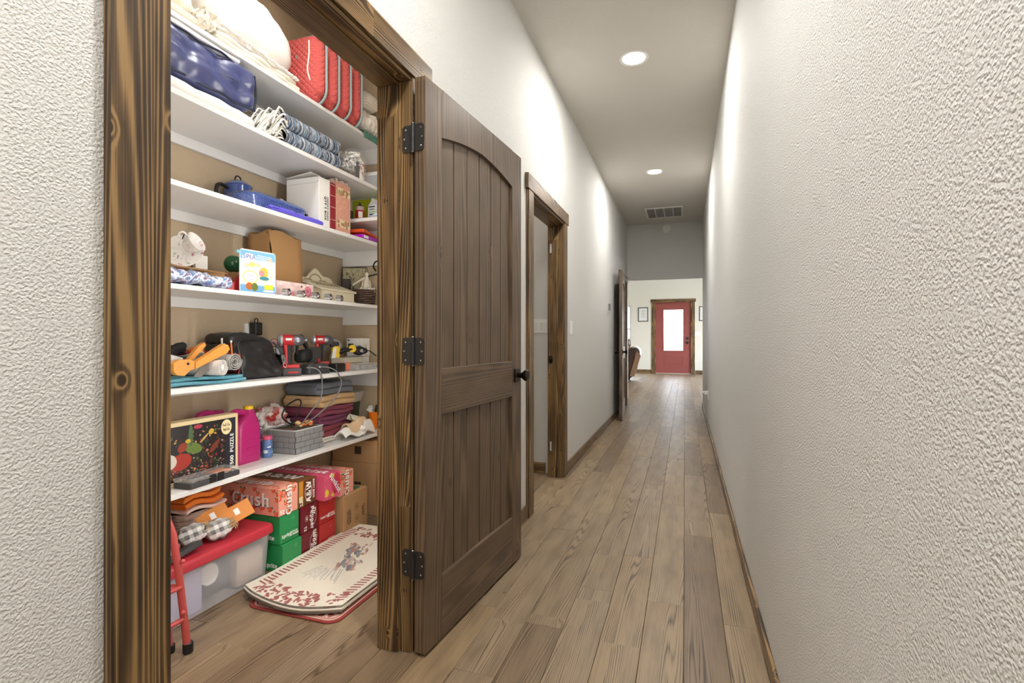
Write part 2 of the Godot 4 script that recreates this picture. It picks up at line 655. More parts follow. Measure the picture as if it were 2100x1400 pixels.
func materials() -> void:
	M.white_paint = mat(rgb(238, 237, 233), 0.5)
	M.lens = mat(rgb(255, 248, 236), 0.4, {"emit": 6.0})
	var orange_peel := noise_tex(0.05, 2, 512, 1, 21)
	M.wall = mat(rgb(220, 219, 216), 0.7, {"bump": orange_peel, "h": 0.19, "tri": true, "world": true, "scale": Vector3(5.6, 5.6, 5.6)})
	M.ceiling = mat(rgb(214, 209, 201), 0.8, {"bump": orange_peel, "h": 0.12, "tri": true, "world": true, "scale": Vector3(2.6, 2.6, 2.6)})
	M.tan_wall = mat(rgb(188, 170, 144), 0.7, {"bump": orange_peel, "h": 0.2, "tri": true, "world": true, "scale": Vector3(2.6, 2.6, 2.6)})
	M.cream_wall = mat(rgb(232, 228, 216), 0.8)
	M.shelf = mat(rgb(231, 231, 231), 0.35)
	var kn := [Vector3(0.05, 0.28, 0.008), Vector3(0.21, 0.55, 0.006), Vector3(0.09, 0.83, 0.009), Vector3(0.055, 1.12, 0.007), Vector3(0.17, 1.3, 0.008), Vector3(0.26, 1.6, 0.009), Vector3(0.075, 1.55, 0.009), Vector3(0.06, 1.95, 0.01), Vector3(0.2, 2.1, 0.007)]
	var pine := wood(512, 1536, 0.3, 2.4, 31, 36.0, 11.0, [rgb(54, 40, 27), rgb(100, 78, 51), rgb(152, 121, 79)], kn, 0.32, 0.38, 1.8, 11)
	M.pine = mat(Color.WHITE, 0.42, {"tex": pine, "scale": Vector3(1 / 0.3, 1 / 2.4, 1), "spec": 0.45})
	var dk := wood(384, 1536, 0.45, 2.1, 77, 30.0, 5.0, [rgb(78, 64, 51), rgb(98, 81, 65), rgb(118, 97, 75)], [Vector3(0.2, 0.55, 0.016), Vector3(0.1, 1.5, 0.012), Vector3(0.36, 1.1, 0.014), Vector3(0.3, 0.12, 0.018)], 0.34, 0.3, 1.4, 16)
	M.door_wood = mat(Color.WHITE, 0.38, {"tex": dk, "scale": Vector3(1 / 0.45, 1 / 2.1, 1), "spec": 0.45})
	M.base_wood = mat(Color(1.02, 1.02, 1.04), 0.4, {"tex": pine, "scale": Vector3(1 / 0.3, 1 / 2.4, 1)})
	var oak := wood(512, 2048, 0.3, 2.8, 5, 50.0, 17.0, [rgb(84, 70, 57), rgb(141, 122, 99), rgb(160, 140, 114)], [Vector3(0.1, 0.6, 0.006), Vector3(0.22, 1.7, 0.006)], 0.36, 0.3, 0.6, 10)
	M.planks = []
	for c in [rgb(255, 252, 246), rgb(238, 235, 231), rgb(216, 210, 206), rgb(250, 243, 230), rgb(228, 222, 216), rgb(246, 244, 243)]:
		M.planks.append(mat(c, 0.4, {"tex": oak, "scale": Vector3(1 / 0.3, 1 / 2.8, 1), "spec": 0.5}))
	M.floor_plain = mat(rgb(144, 126, 104), 0.32)
	M.bronze = mat(rgb(52, 44, 38), 0.3, {"metal": 0.85})
	M.hinge = mat(rgb(70, 70, 72), 0.42, {"metal": 0.75})
	M.steel = mat(rgb(190, 190, 190), 0.25, {"metal": 1.0})
	M.chrome = mat(rgb(225, 225, 228), 0.12, {"metal": 1.0})
	M.black = mat(rgb(22, 22, 23), 0.45)
	M.black_soft = mat(rgb(30, 30, 32), 0.7)
	M.dark_grey = mat(rgb(64, 64, 66), 0.5)
	M.grey = mat(rgb(128, 128, 128), 0.5)
	M.pale_grey = mat(rgb(190, 192, 194), 0.45)
	M.white = mat(rgb(240, 240, 238), 0.45)
	M.cream = mat(rgb(238, 231, 214), 0.8)
	M.red = mat(rgb(196, 40, 42), 0.4)
	M.ink = mat(rgb(25, 22, 22), 0.6)
	M.ink_white = mat(rgb(250, 250, 248), 0.5)
	M.card = mat(rgb(184, 146, 104), 0.8)
	M.kraft = mat(rgb(176, 136, 90), 0.75)
	M.orange = mat(rgb(236, 122, 40), 0.55)
	M.purple = mat(rgb(104, 92, 212), 0.35)
	M.yellow = mat(rgb(238, 200, 40), 0.4)
	M.clear = mat(rgb(235, 240, 242), 0.08, {"alpha": 0.22})
	M.glass = mat(rgb(240, 245, 245), 0.02, {"alpha": 0.08})

# ---------------------------------------------------------------- the building
func boxes(list: Array) -> ArrayMesh:
	var l := []
	for b in list:
		l.append([bx(b[1] - b[0], b[3] - b[2], b[5] - b[4], 0.0), T((b[0] + b[1]) / 2.0, (b[2] + b[3]) / 2.0, (b[4] + b[5]) / 2.0)])
	return join(l)

func shell(n: String, label: String, cat: String, m: Material, list: Array) -> MeshInstance3D:
	return one(n, label, cat, boxes(list), m, V0, V0, "", "structure")

const WX := -0.94   # hall side of the left wall
const RX := 0.275   # right wall
const PX := -2.216  # back wall of the pantry
const PZ := -2.96   # end wall of the pantry

func room() -> void:
	shell("wall_left", "white textured hall wall with the pantry door and two more doorways", "wall", M.wall, [
		[-0.995, WX, 0, 3.05, -0.69, 2.0], [-0.995, WX, 2.06, 3.05, -1.63, -0.69], [-0.995, WX, 0, 3.05, -3.14, -1.63], [-0.995, WX, 2.06, 3.05, -4.06, -3.14],
		[-0.995, WX, 0, 3.05, -7.86, -4.06], [-0.995, WX, 2.06, 3.05, -8.74, -7.86], [-0.995, WX, 0, 3.05, -9.0, -8.74]])
	shell("wall_right", "long white orange-peel textured wall on the right of the hall", "wall", M.wall, [[RX, RX + 0.12, 0, 3.05, -9.0, 2.0]])
	shell("wall_back", "white wall closing the near end of the hall", "wall", M.wall, [[-1.1, 0.4, 0, 3.05, 2.0, 2.1]])
	shell("wall_header", "grey wall above the wide opening at the far end of the hall", "wall", M.wall, [[WX, RX, 2.125, 3.05, -9.1, -8.95]])
	shell("wall_pantry_front", "tan pantry side of the wall round the pantry door", "wall", M.tan_wall, [[-1.05, -0.995, 0, 3.05, -0.69, -0.35], [-1.05, -0.995, 2.06, 3.05, -1.63, -0.69], [-1.05, -0.995, 0, 3.05, PZ, -1.63]])
	shell("wall_pantry_back", "tan painted pantry wall behind the white shelves", "wall", M.tan_wall, [[PX - 0.1, PX, 0, 3.05, PZ - 0.1, -0.35]])
	shell("wall_pantry_end", "tan painted end wall of the pantry at the end of the shelves", "wall", M.tan_wall, [[PX, -0.995, 0, 3.05, PZ - 0.1, PZ]])
	shell("wall_pantry_near", "tan painted pantry wall at the near end of the shelves", "wall", M.tan_wall, [[PX - 0.1, -0.995, 0, 3.05, -0.35, -0.25]])
	shell("wall_small_room", "white walls of the small room behind the second doorway", "wall", M.wall, [[-3.2, -0.995, 0, 3.05, -4.26, -4.13], [-3.3, -3.2, 0, 3.05, -4.26, -3.06], [-3.2, PX - 0.1, 0, 3.05, PZ - 0.1, PZ]])
	shell("wall_side_room", "dark walls of the unlit room behind the third doorway", "wall", M.wall, [[-2.6, -0.995, 0, 3.05, -7.7, -7.6], [-2.7, -2.6, 0, 3.05, -9.0, -7.6], [-2.6, -0.995, 0, 3.05, -9.0, -8.9]])
	shell("ceiling", "pale grey textured ceiling over the hall and the pantry", "ceiling", M.ceiling, [[-3.3, 0.4, 3.05, 3.15, -9.0, 2.1]])
	# the floor: single planks where they can be told apart
	var fl := thing("floor", "light brown oak plank floor running along the hall and into the pantry", "floor", V0, 0.0, "", "structure")
	part(fl, "subfloor", boxes([[-6.2, 2.6, -0.12, -0.009, -17.6, 2.1]]), mat(rgb(88, 74, 60), 0.8))
	part(fl, "floor_sheet", boxes([[-6.0, -2.37, -0.009, 0, -17.1, 0.0], [0.735, 2.5, -0.009, 0, -17.1, -8.9], [-2.37, 0.735, -0.009, 0, -0.2, 2.1], [-2.6, -1.34, -0.009, -0.001, -8.9, -4.3]]), M.floor_plain)
	var heads := {0: -3.09, -1: -2.26, -2: -2.7, 1: -2.17, -3: -2.29, -4: -3.3, -5: -2.95, -6: -2.0, -7: -2.62, -8: -1.78}
	for k in range(-16, 5):
		var x0 := -0.005 + 0.148 * k
		var head: float = heads.get(k, -1.4 - rng.randf() * 1.36)
		var z := head + 1.365 * 3.0
		while z > -17.1:
			var a := minf(z, -0.2)
			var b := maxf(z - 1.365, -17.1)
			z -= 1.365
			if a - b < 0.05: continue
			if k > 1 and a > -8.95: # beside the hall nothing shows
				if b > -8.95: continue
			if k < -9 and a > -9.0 and b > -9.0: pass
			if k < -8 and a < -4.3 and b > -8.9: continue
			var c: Color
			var pl := part(fl, "plank", bx(0.1471, 0.009, a - b - 0.0008, 0.002, 1, Vector2(rng.randf() * 3.0, rng.randf() * 3.0)), M.planks[rng.randi() % 6], Vector3(x0 + 0.074, -0.0045, (a + b) / 2))
			pl.name = "plank"
	# skirting
	var bl := thing("baseboard_left", "dark stained wooden baseboard along the left hall wall", "baseboard", V0, 0.0, "", "structure")
	for q in [[-0.6, 2.0], [-3.045, -1.74], [-7.77, -4.16], [-9.0, -8.84]]:
		wb(bl, "baseboard_board", M.base_wood, [WX, WX + 0.014, 0, 0.088, q[0], q[1]], 0.004, Vector2(rng.randf(), rng.randf()))
	var br := thing("baseboard_right", "dark stained wooden baseboard along the right hall wall", "baseboard", V0, 0.0, "", "structure")
	for q in [[-3.2, 2.0], [-6.1, -3.2], [-9.0, -6.1]]:
		wb(br, "baseboard_board", M.base_wood, [RX - 0.014, RX, 0, 0.07, q[0] + 0.0005, q[1]], 0.004, Vector2(rng.randf(), rng.randf()))
	one("baseboard_small_room", "dark wooden baseboard in the small room behind the second doorway", "baseboard", bx(2.1, 0.088, 0.014, 0.004), M.base_wood, Vector3(-2.15, 0.044, -4.123), V0, "", "structure")

# a cased opening in the left wall between near edge a and far edge b
func casing(n: String, label: String, a: float, b: float) -> Node3D:
	var t := thing(n, label, "door frame", Vector3(WX, 0, (a + b) / 2), 0.0, "", "structure")
	var m: Material = M.pine
	wb(t, "casing_board", m, [WX, WX + 0.02, 0, 2.055, a, a + 0.108], 0.003, Vector2(0.02, 1.1))
	wb(t, "casing_board", m, [WX, WX + 0.02, 0, 2.055, b - 0.115, b - 0.008], 0.003, Vector2(0.12, 0.4))
	wb(t, "header_board", m, [WX, WX + 0.024, 2.055, 2.15, b - 0.15, a + 0.133], 0.003, Vector2(0.2, 0.2))
	wb(t, "jamb", m, [-1.056, WX - 0.0005 + 0.012, 0, 2.04, a + 0.004, a + 0.02], 0.002, Vector2(0.07, 0.9))
	wb(t, "jamb", m, [-1.056, WX + 0.012, 0, 2.04, b - 0.02, b], 0.003, Vector2(0.16, 0.5))
	wb(t, "head_jamb", m, [-1.056, WX + 0.012, 2.04, 2.058, b - 0.02, a + 0.02], 0.002, Vector2(0.01, 0.7))
	wb(t, "door_stop", m, [-1.056, -0.972, 0, 2.028, b, b + 0.012], 0.003, Vector2(0.21, 1.5))
	wb(t, "door_stop", m, [-1.056, -0.972, 0, 2.028, a - 0.008, a + 0.004], 0.003, Vector2(0.21, 0.1))
	wb(t, "head_stop", m, [-1.056, -0.972, 2.028, 2.04, b + 0.001, a], 0.003, Vector2(0.11, 0.3))
	return t

func leaf(w: float, h: float) -> ArrayMesh:
	return prism(rrect(w, h, 0.012), 0.003)

# a plank door with an arched upper panel; its hinge edge is at local x = 0, its face at z = 0
func plank_door(t: Node3D, w: float, boards: int) -> void:
	var m: Material = M.door_wood
	var d := 0.044
	var s := 0.115
	var lw := t.position
	for x in [0.0, w - s]:
		part(t, "stile", bx(s - 0.0006, 2.03, d, 0.002, 1, Vector2(0.05 if x == 0.0 else 0.3, 1.1)), m, Vector3(x + s / 2, 1.015, -d / 2))
	part(t, "bottom_rail", bx(w - 2 * s, 0.23, d, 0.002, 1, Vector2(0.33, 0.55)), m, Vector3(w / 2, 0.115, -d / 2))
	part(t, "middle_rail", bx(w - 2 * s, 0.171, d, 0.002, 1, Vector2(0.22, 1.5)), m, Vector3(w / 2, 0.9115, -d / 2))
	var arch := func(x: float) -> float:
		var q := (x - w / 2) / (w / 2 - s)
		return 1.9 - 0.037 * q * q - 0.012 * absf(q)
	var poly := [Vector2(s, 2.03), Vector2(w - s, 2.03)]
	for i in 17:
		var x := lerpf(w - s, s, i / 16.0)
		poly.append(Vector2(x, arch.call(x)))
	part(t, "arched_rail", prism(poly, d), m, Vector3(0, 0, -d / 2))
	var bw := (w - 2 * s) / boards
	for row in 2:
		for i in boards:
			var x0 := s + bw * i + 0.004
			var x1 := s + bw * (i + 1) - 0.004
			var p := []
			var y0 := 0.23 if row == 0 else 0.997
			p.append(Vector2(x0, y0)); p.append(Vector2(x1, y0))
			if row == 0:
				p.append(Vector2(x1, 0.826)); p.append(Vector2(x0, 0.826))
			else:
				for j in 4: p.append(Vector2(lerpf(x1, x0, j / 3.0), arch.call(lerpf(x1, x0, j / 3.0))))
			part(t, "panel_board", prism(p, 0.016), m, Vector3(0, 0, -d / 2))
	part(t, "panel_backing", bx(w - 2 * s - 0.002, 1.6, 0.004, 0.0), M.ink, Vector3(w / 2, 1.04, -d / 2))
	# knob with a square rosette on either side
	for sg in [1.0, -1.0]:
		var z0 := 0.0 if sg > 0 else -d
		var k := part(t, "knob", lathe([Vector2(0.0, 0.0), Vector2(0.012, 0.0), Vector2(0.013, 0.02), Vector2(0.02, 0.03), Vector2(0.027, 0.038), Vector2(0.028, 0.05), Vector2(0.024, 0.056), Vector2(0.0, 0.058)], 24), M.bronze, Vector3(w - 0.065, 0.925, z0 + sg * 0.008), Vector3(PI / 2 * sg, 0, 0))
		part(k, "rosette", bx(0.066, 0.008, 0.066, 0.002), M.bronze, Vector3(0, -0.003, 0))

func pantry_opening() -> void:
	var tr := casing("trim_1", "dark stained pine frame round the open pantry doorway", -0.711, -1.61)
	for y in [0.322, 1.075, 1.829]:
		var j := part(tr, "hinge_leaf", leaf(0.05, 0.096), M.hinge, Vector3(-0.932, y, -1.609) - tr.position)
		for q in [[-0.012, 0.032], [-0.018, 0.0], [-0.012, -0.032]]:
			part(j, "screw", cyl(0.0035, 0.002, 10, 0.0005), M.steel, Vector3(q[0], q[1], 0.0018), Vector3(PI / 2, 0, 0))
	var t := thing("door_1", "dark brown plank door with arched panel, opened flat against the hall wall", "door", Vector3(-0.862, 0.012, -1.6), 1.494, "", "structure")
	plank_door(t, 0.896, 6)
	for y in [0.31, 1.063, 1.817]:
		var h := part(t, "hinge", tube([Vector3(-0.006, y - 0.049, -0.047), Vector3(-0.006, y + 0.049, -0.047)], 0.0065, 12), M.hinge)
		var l := part(h, "hinge_leaf", leaf(0.042, 0.096), M.hinge, Vector3(-0.0016, y, -0.025), Vector3(0, -PI / 2, 0))
		for e in [-1, 1]: part(h, "hinge_pin", ball(0.005, 0.004, 0.005, 10), M.steel, Vector3(-0.006, y + e * 0.05, -0.047))
		for q in [[0.032, -0.016], [0.0, -0.011], [-0.032, -0.016]]:
			part(h, "screw", cyl(0.0035, 0.002, 10, 0.0005), M.steel, Vector3(-0.0035, y + q[0], q[1]), Vector3(0, 0, PI / 2))

func other_doors() -> void:
	var t := casing("trim_2", "dark stained pine frame of the second doorway, open without its door showing", -3.161, -4.038)
	for y in [0.25, 1.85]: part(t, "bare_hinge_mortise", bx(0.014, 0.075, 0.002, 0.0005), M.pale_grey, Vector3(-1.03, y, -4.025) - t.position)
	var s := part(t, "strike_plate", leaf(0.03, 0.06), M.bronze, Vector3(-1.03, 0.95, -4.024) - t.position)
	part(s, "latch", ball(0.012, 0.022, 0.008, 12), M.bronze, Vector3(0, 0, 0.004))
	casing("trim_3", "dark stained pine frame of the third doorway near the far end of the hall", -7.88, -8.72)
	var d := thing("door_2", "brown plank door standing open beyond the thermostat, seen edge on", "door", Vector3(-0.905, 0.012, -7.885), -1.504, "", "structure")
	plank_door(d, 0.83, 5)

func switch_plate(n: String, label: String, at: Vector3, rot: Vector3, gangs: int, group := "") -> void:
	var t := thing(n, label, "light switch", at)
	t.rotation = rot
	part(t, "cover_plate", prism(rrect(0.07 + 0.046 * (gangs - 1), 0.115, 0.005), 0.005), M.white, Vector3(0, 0, 0.0025))
	for i in gangs:
		part(t, "rocker", bx(0.032, 0.066, 0.006, 0.002), M.white_paint, Vector3(0.046 * (i - (gangs - 1) / 2.0), 0, 0.006), Vector3(0.05, 0, 0))

func hall_fittings() -> void:
	switch_plate("light_switch", "white three-gang switch plate on the wall seen through the second doorway", Vector3(-1.145, 1.225, -4.129), FZ, 3)
	switch_plate("light_switch", "white single switch plate beside the second doorway, seen edge on", Vector3(WX, 1.215, -4.395), FX, 1)
	var th := thing("thermostat", "small black thermostat with silver rim on the left hall wall", "thermostat", Vector3(WX, 1.525, -6.64), PI / 2)
	part(th, "housing", prism(rrect(0.11, 0.085, 0.012), 0.022), M.steel, Vector3(0, 0, 0.011))
	part(th, "screen", prism(rrect(0.1, 0.075, 0.01), 0.003), M.black, Vector3(0, 0, 0.0232))
	part(th, "wall_plate", prism(rrect(0.12, 0.1, 0.012), 0.004), M.white, Vector3(0, -0.005, 0.002))
	# return air grille in the ceiling
	var v := thing("air_vent", "white four-panel return air grille in the hall ceiling", "vent", Vector3(-0.3, 3.05, -8.15))
	part(v, "duct_back", bx(0.5, 0.004, 0.56, 0.0), mat(rgb(120, 118, 114), 0.8), Vector3(0, -0.003, 0))
	for s in [-1, 1]:
		part(v, "frame_bar", bx(0.545, 0.014, 0.03, 0.003), M.white_paint, Vector3(0, -0.007, s * 0.3))
		part(v, "frame_bar", bx(0.03, 0.014, 0.57, 0.003), M.white_paint, Vector3(s * 0.258, -0.007, 0))
	for s in [-1, 0, 1]: part(v, "divider", bx(0.012, 0.012, 0.57, 0.002), M.white_paint, Vector3(s * 0.129, -0.007, 0))
	var sl := []
	for i in 22: sl.append([bx(0.5, 0.0015, 0.02, 0.0), T(0, -0.01, -0.27 + i * 0.0257, Vector3(0.6, 0, 0))])
	stuff(part(v, "louver", join(sl), mat(rgb(205, 203, 198), 0.6)))
	var sm := thing("smoke_detector", "round white smoke detector on the wall above the far opening", "smoke detector", Vector3(-0.292, 2.96, -8.95))
	part(sm, "base", cyl(0.07, 0.012, 28), M.white, Vector3(0, 0, 0.006), Vector3(PI / 2, 0, 0))
	part(sm, "cover", lathe([Vector2(0.064, 0.0), Vector2(0.062, 0.018), Vector2(0.045, 0.028), Vector2(0.02, 0.03), Vector2(0.0, 0.03)], 28), M.white_paint, Vector3(0, 0, 0.012), Vector3(PI / 2, 0, 0))
	var ou := thing("wall_outlet", "white wall outlet low on the right wall far down the hall", "outlet", Vector3(RX, 0.42, -6.85), -PI / 2)
	part(ou, "cover_plate", prism(rrect(0.07, 0.115, 0.005), 0.005), M.white, Vector3(0, 0, 0.0025))
	for s in [-1, 1]: part(ou, "socket", bx(0.034, 0.028, 0.004, 0.0015), M.white_paint, Vector3(0, s * 0.02, 0.006))
	var nl := thing("plug_adapter", "small white plug-in adapter on the low right wall outlet", "adapter", Vector3(RX - 0.008, 0.44, -6.85), -PI / 2)
	part(nl, "body", bx(0.04, 0.05, 0.04, 0.008, 2), M.white, Vector3(0, 0, 0.02))
	part(nl, "knob", ball(0.016, 0.016, 0.016), M.white_paint, Vector3(0, 0.005, 0.05))

# ---------------------------------------------------------------- the room at the end
func living_room() -> void:
	shell("wall_living_far", "cream living room wall with the red front door", "wall", M.cream_wall, [
		[-6.1, -2.95, 0, 3.6, -17.25, -17.1], [-2.95, -1.68, 0, 0.7, -17.25, -17.1], [-2.95, -1.68, 2.2, 3.6, -17.25, -17.1], [-1.68, -0.91, 0, 3.6, -17.25, -17.1], [-0.91, 0.18, 2.29, 3.6, -17.25, -17.1], [0.18, 2.6, 0, 3.6, -17.25, -17.1]])
	shell("wall_living_near", "cream living room wall beside the hall opening", "wall", M.cream_wall, [[-6.1, -2.7, 0, 3.6, -9.1, -9.0], [-2.7, WX, 0, 3.6, -9.1, -9.0], [RX, 2.6, 0, 3.6, -9.1, -9.0], [WX, RX, 3.05, 3.6, -9.1, -9.0]])
	shell("wall_living_left", "cream left wall of the living room", "wall", M.cream_wall, [[-6.1, -6.0, 0, 3.6, -17.1, -9.1]])
	shell("wall_living_right", "cream right wall of the living room with an unseen tall window", "wall", M.cream_wall, [[2.5, 2.6, 0, 3.6, -12.0, -9.1], [2.5, 2.6, 0, 3.6, -17.1, -15.5], [2.5, 2.6, 0, 0.6, -15.5, -12.0], [2.5, 2.6, 2.3, 3.6, -15.5, -12.0]])
	shell("ceiling_living", "white living room ceiling", "ceiling", M.ceiling, [[-6.1, 2.6, 3.5, 3.6, -17.25, -9.0]])
	var g := one("ground", "pale concrete porch and drive outside the front door", "ground", boxes([[-30, 30, -0.3, -0.08, -45, -17.25], [2.62, 30, -0.3, -0.08, -17.25, -5.0]]), mat(rgb(205, 202, 196), 0.9), V0, V0, "", "structure")
	for q in [["window_1", "bright white window left of the red front door, its edge showing", Vector3(-2.315, 1.45, -17.17), 1.27, 1.5, 0.0], ["window_2", "unseen tall window in the right living room wall, placed to light the room", Vector3(2.55, 1.45, -13.75), 3.5, 1.7, PI / 2]]:  # the right wall window is out of view and lights the room
		var w := thing(q[0], q[1], "window", q[2], q[5], "", "structure")
		for s in [-1, 1]:
			part(w, "frame", bx(0.05, q[4], 0.08, 0.004), M.white, Vector3(s * (q[3] / 2 - 0.025), 0, 0))
			part(w, "frame", bx(q[3], 0.05, 0.08, 0.004), M.white, Vector3(0, s * (q[4] / 2 - 0.025), 0))
		part(w, "sash_bar", bx(q[3] - 0.1, 0.04, 0.05, 0.004), M.white, Vector3(0, -0.02, 0))
		part(w, "pane", bx(q[3] - 0.1, q[4] - 0.1, 0.006, 0.0), M.glass, V0)
	# front door
	var fx := -0.365
	var tr := thing("trim_4", "dark stained wood frame round the red front door", "door frame", Vector3(fx, 0, -17.1), 0.0, "", "structure")
	for s in [-1, 1]: part(tr, "casing_board", bx(0.12, 2.28, 0.03, 0.004), M.pine, Vector3(s * 0.595, 1.14, 0.015))
	part(tr, "header_board", bx(1.37, 0.1, 0.034, 0.004), M.pine, Vector3(0, 2.33, 0.017))
	var d := thing("door_3", "red front door with a tall frosted glass pane and one lower panel", "door", Vector3(fx, 0.001, -17.16), 0.0, "", "structure")
	var rm := mat(rgb(148, 76, 70), 0.45)
	var W := 1.088
	var gx0 := -0.3
	var gx1 := 0.32
	var gy0 := 0.72
	var gy1 := 2.05
	part(d, "slab", boxes([[-W / 2, gx0, 0, 2.288, -0.022, 0.022], [gx1, W / 2, 0, 2.288, -0.022, 0.022], [gx0, gx1, 0, gy0, -0.022, 0.022], [gx0, gx1, gy1, 2.288, -0.022, 0.022]]), rm)
	for s in [0, 1]:
		part(d, "glazing_bead", bx(0.03, gy1 - gy0 + 0.04, 0.014, 0.004), rm, Vector3([gx0, gx1][s], (gy0 + gy1) / 2, 0.026))
		part(d, "glazing_bead", bx(gx1 - gx0, 0.03, 0.014, 0.004), rm, Vector3((gx0 + gx1) / 2, [gy0, gy1][s], 0.026))
		part(d, "panel_mould", bx(0.02, 0.3, 0.012, 0.004), rm, Vector3([gx0 + 0.02, gx1 - 0.02][s], 0.4, 0.024))
		part(d, "panel_mould", bx(gx1 - gx0 - 0.02, 0.02, 0.012, 0.004), rm, Vector3((gx0 + gx1) / 2, [0.26, 0.54][s], 0.024))
	var pane := part(d, "pane", bx(gx1 - gx0, gy1 - gy0, 0.008, 0.0), mat(rgb(245, 247, 248), 0.4, {"alpha": 0.55}), Vector3((gx0 + gx1) / 2, (gy0 + gy1) / 2, 0))
	var et := mat(rgb(170, 176, 182), 0.5)
	var sprig := []
	for i in 16:
		var a := rng.randf() * TAU
		sprig.append([ball(0.012, 0.004, 0.002, 6), T(cos(a) * 0.16 * rng.randf(), -0.02 + sin(a) * 0.09, 0.006, Vector3(0, 0, rng.randf() * 3.0))])
	for s in [-1, 1]:
		for i in 5: sprig.append([ball(0.006, 0.016, 0.002, 6), T(s * 0.23, -0.28 + i * 0.045, 0.006, Vector3(0, 0, rng.randf() * 0.6))])
	part(pane, "etched_sprig", join(sprig), et)
	for y in [0.99, 1.13]: part(d, "lock", bx(0.075, 0.085, 0.03, 0.008, 2), M.black, Vector3(0.43, y, 0.036))
	part(d, "door_lever", tube([Vector3(0.43, 0.99, 0.05), Vector3(0.43, 0.99, 0.075), Vector3(0.36, 0.99, 0.08)], 0.01, 8), M.black)
	one("door_threshold", "pale metal threshold strip at the foot of the red front door", "threshold", bx(1.06, 0.018, 0.14, 0.006), mat(rgb(225, 220, 205), 0.3, {"metal": 0.4}), Vector3(fx, 0.009, -17.1), V0, "", "structure")
	var bb := thing("baseboard_living", "dark wooden baseboard along the living room wall with the front door", "baseboard", Vector3(0, 0, -17.1), 0.0, "", "structure")
	wb(bb, "baseboard_board", M.base_wood, [-5.9, -1.03, 0, 0.12, -17.1, -17.085], 0.004)
	wb(bb, "baseboard_board", M.base_wood, [0.3, 2.4, 0, 0.12, -17.1, -17.085], 0.004)
	switch_plate("light_switch", "wide white switch plate right of the red front door", Vector3(0.35, 1.27, -17.1), FZ, 4)
	for q in [["framed picture with white print hanging left of the red front door", -1.29], ["framed picture right of the front door, cut off by the hall wall", 0.575]]:
		var f := thing("framed_picture", q[0], "picture", Vector3(q[1], 1.9, -17.1), 0.0, "")
		for s in [-1, 1]:
			part(f, "frame", bx(0.025, 0.46, 0.02, 0.004), M.dark_grey, Vector3(s * 0.145, 0, 0.011))
			part(f, "frame", bx(0.27, 0.025, 0.02, 0.004), M.dark_grey, Vector3(0, s * 0.2175, 0.011))
		var p := part(f, "print", bx(0.27, 0.42, 0.008, 0.0), M.white, Vector3(0, 0, 0.005))
		for i in 7: part(p, "print_line", bx(0.16 - (i % 3) * 0.03, 0.006, 0.001, 0.0), M.grey, Vector3(0, 0.13 - i * 0.035, 0.0048))
	# sofa seen past the hall corner, with a throw on its arm
	var lea := mat(rgb(74, 52, 42), 0.35)
	var s := thing("leather_sofa", "dark brown leather sofa with rolled arm, half hidden by the hall corner", "sofa", Vector3(-2.3, 0, -13.9))
	part(s, "base", bx(2.0, 0.3, 0.9, 0.05, 2), lea, Vector3(0, 0.25, 0))
	part(s, "backrest", soft(1.9, 0.65, 0.26, 0.12, 6, func(p: Vector3): return p + Vector3(0, 0, 0.12 * (p.y + 0.3))), lea, Vector3(0, 0.66, 0.34))
	for e in [-1, 1]:
		var arm := part(s, "arm", soft(0.26, 0.62, 0.95, 0.1, 5, func(p: Vector3): return p + Vector3(e * 0.16 * maxf(p.y + 0.2, 0.0), 0, 0)), lea, Vector3(e * 0.93, 0.45, 0.02))
		part(arm, "lit_side_panel", prism([Vector2(e * 0.02, -0.3), Vector2(e * 0.14, -0.3), Vector2(e * 0.3, 0.24), Vector2(e * 0.2, 0.36)], 0.03), mat(rgb(156, 122, 98), 0.45), Vector3(0, 0, 0.475))  # tan is front door light on the dark leather, put into the colour
		part(arm, "arm_roll", tube([Vector3(e * 0.1, 0.29, -0.46), Vector3(e * 0.1, 0.29, 0.46)], 0.14, 16), lea)
		for f in [-1, 1]: part(s, "foot", lathe([Vector2(0.0, 0), Vector2(0.03, 0), Vector2(0.045, 0.1), Vector2(0, 0.1)], 12), M.black, Vector3(e * 0.85, 0, f * 0.36))
	for e in [-1, 0, 1]: part(s, "seat_cushion", bx(0.55, 0.16, 0.6, 0.05, 2), lea, Vector3(e * 0.56, 0.47, -0.12))
	one("throw_blanket", "cream throw blanket draped over the arm of the leather sofa", "blanket", sheet(10, 10, func(u: float, v: float):
		var a := lerpf(-0.5, PI + 0.3, u)
		return Vector3(0.15 * cos(a) - 0.0, 0.155 * sin(a) + 0.01 * sin(v * 20.0), -(v - 0.5) * 0.5), 0.01), mat(rgb(236, 226, 208), 0.95), Vector3(-1.25, 0.755, -13.72))
	part(s, "head_cushion", soft(0.7, 0.26, 0.24, 0.1, 6, func(p: Vector3): return p), lea, Vector3(0.62, 1.0, 0.36))

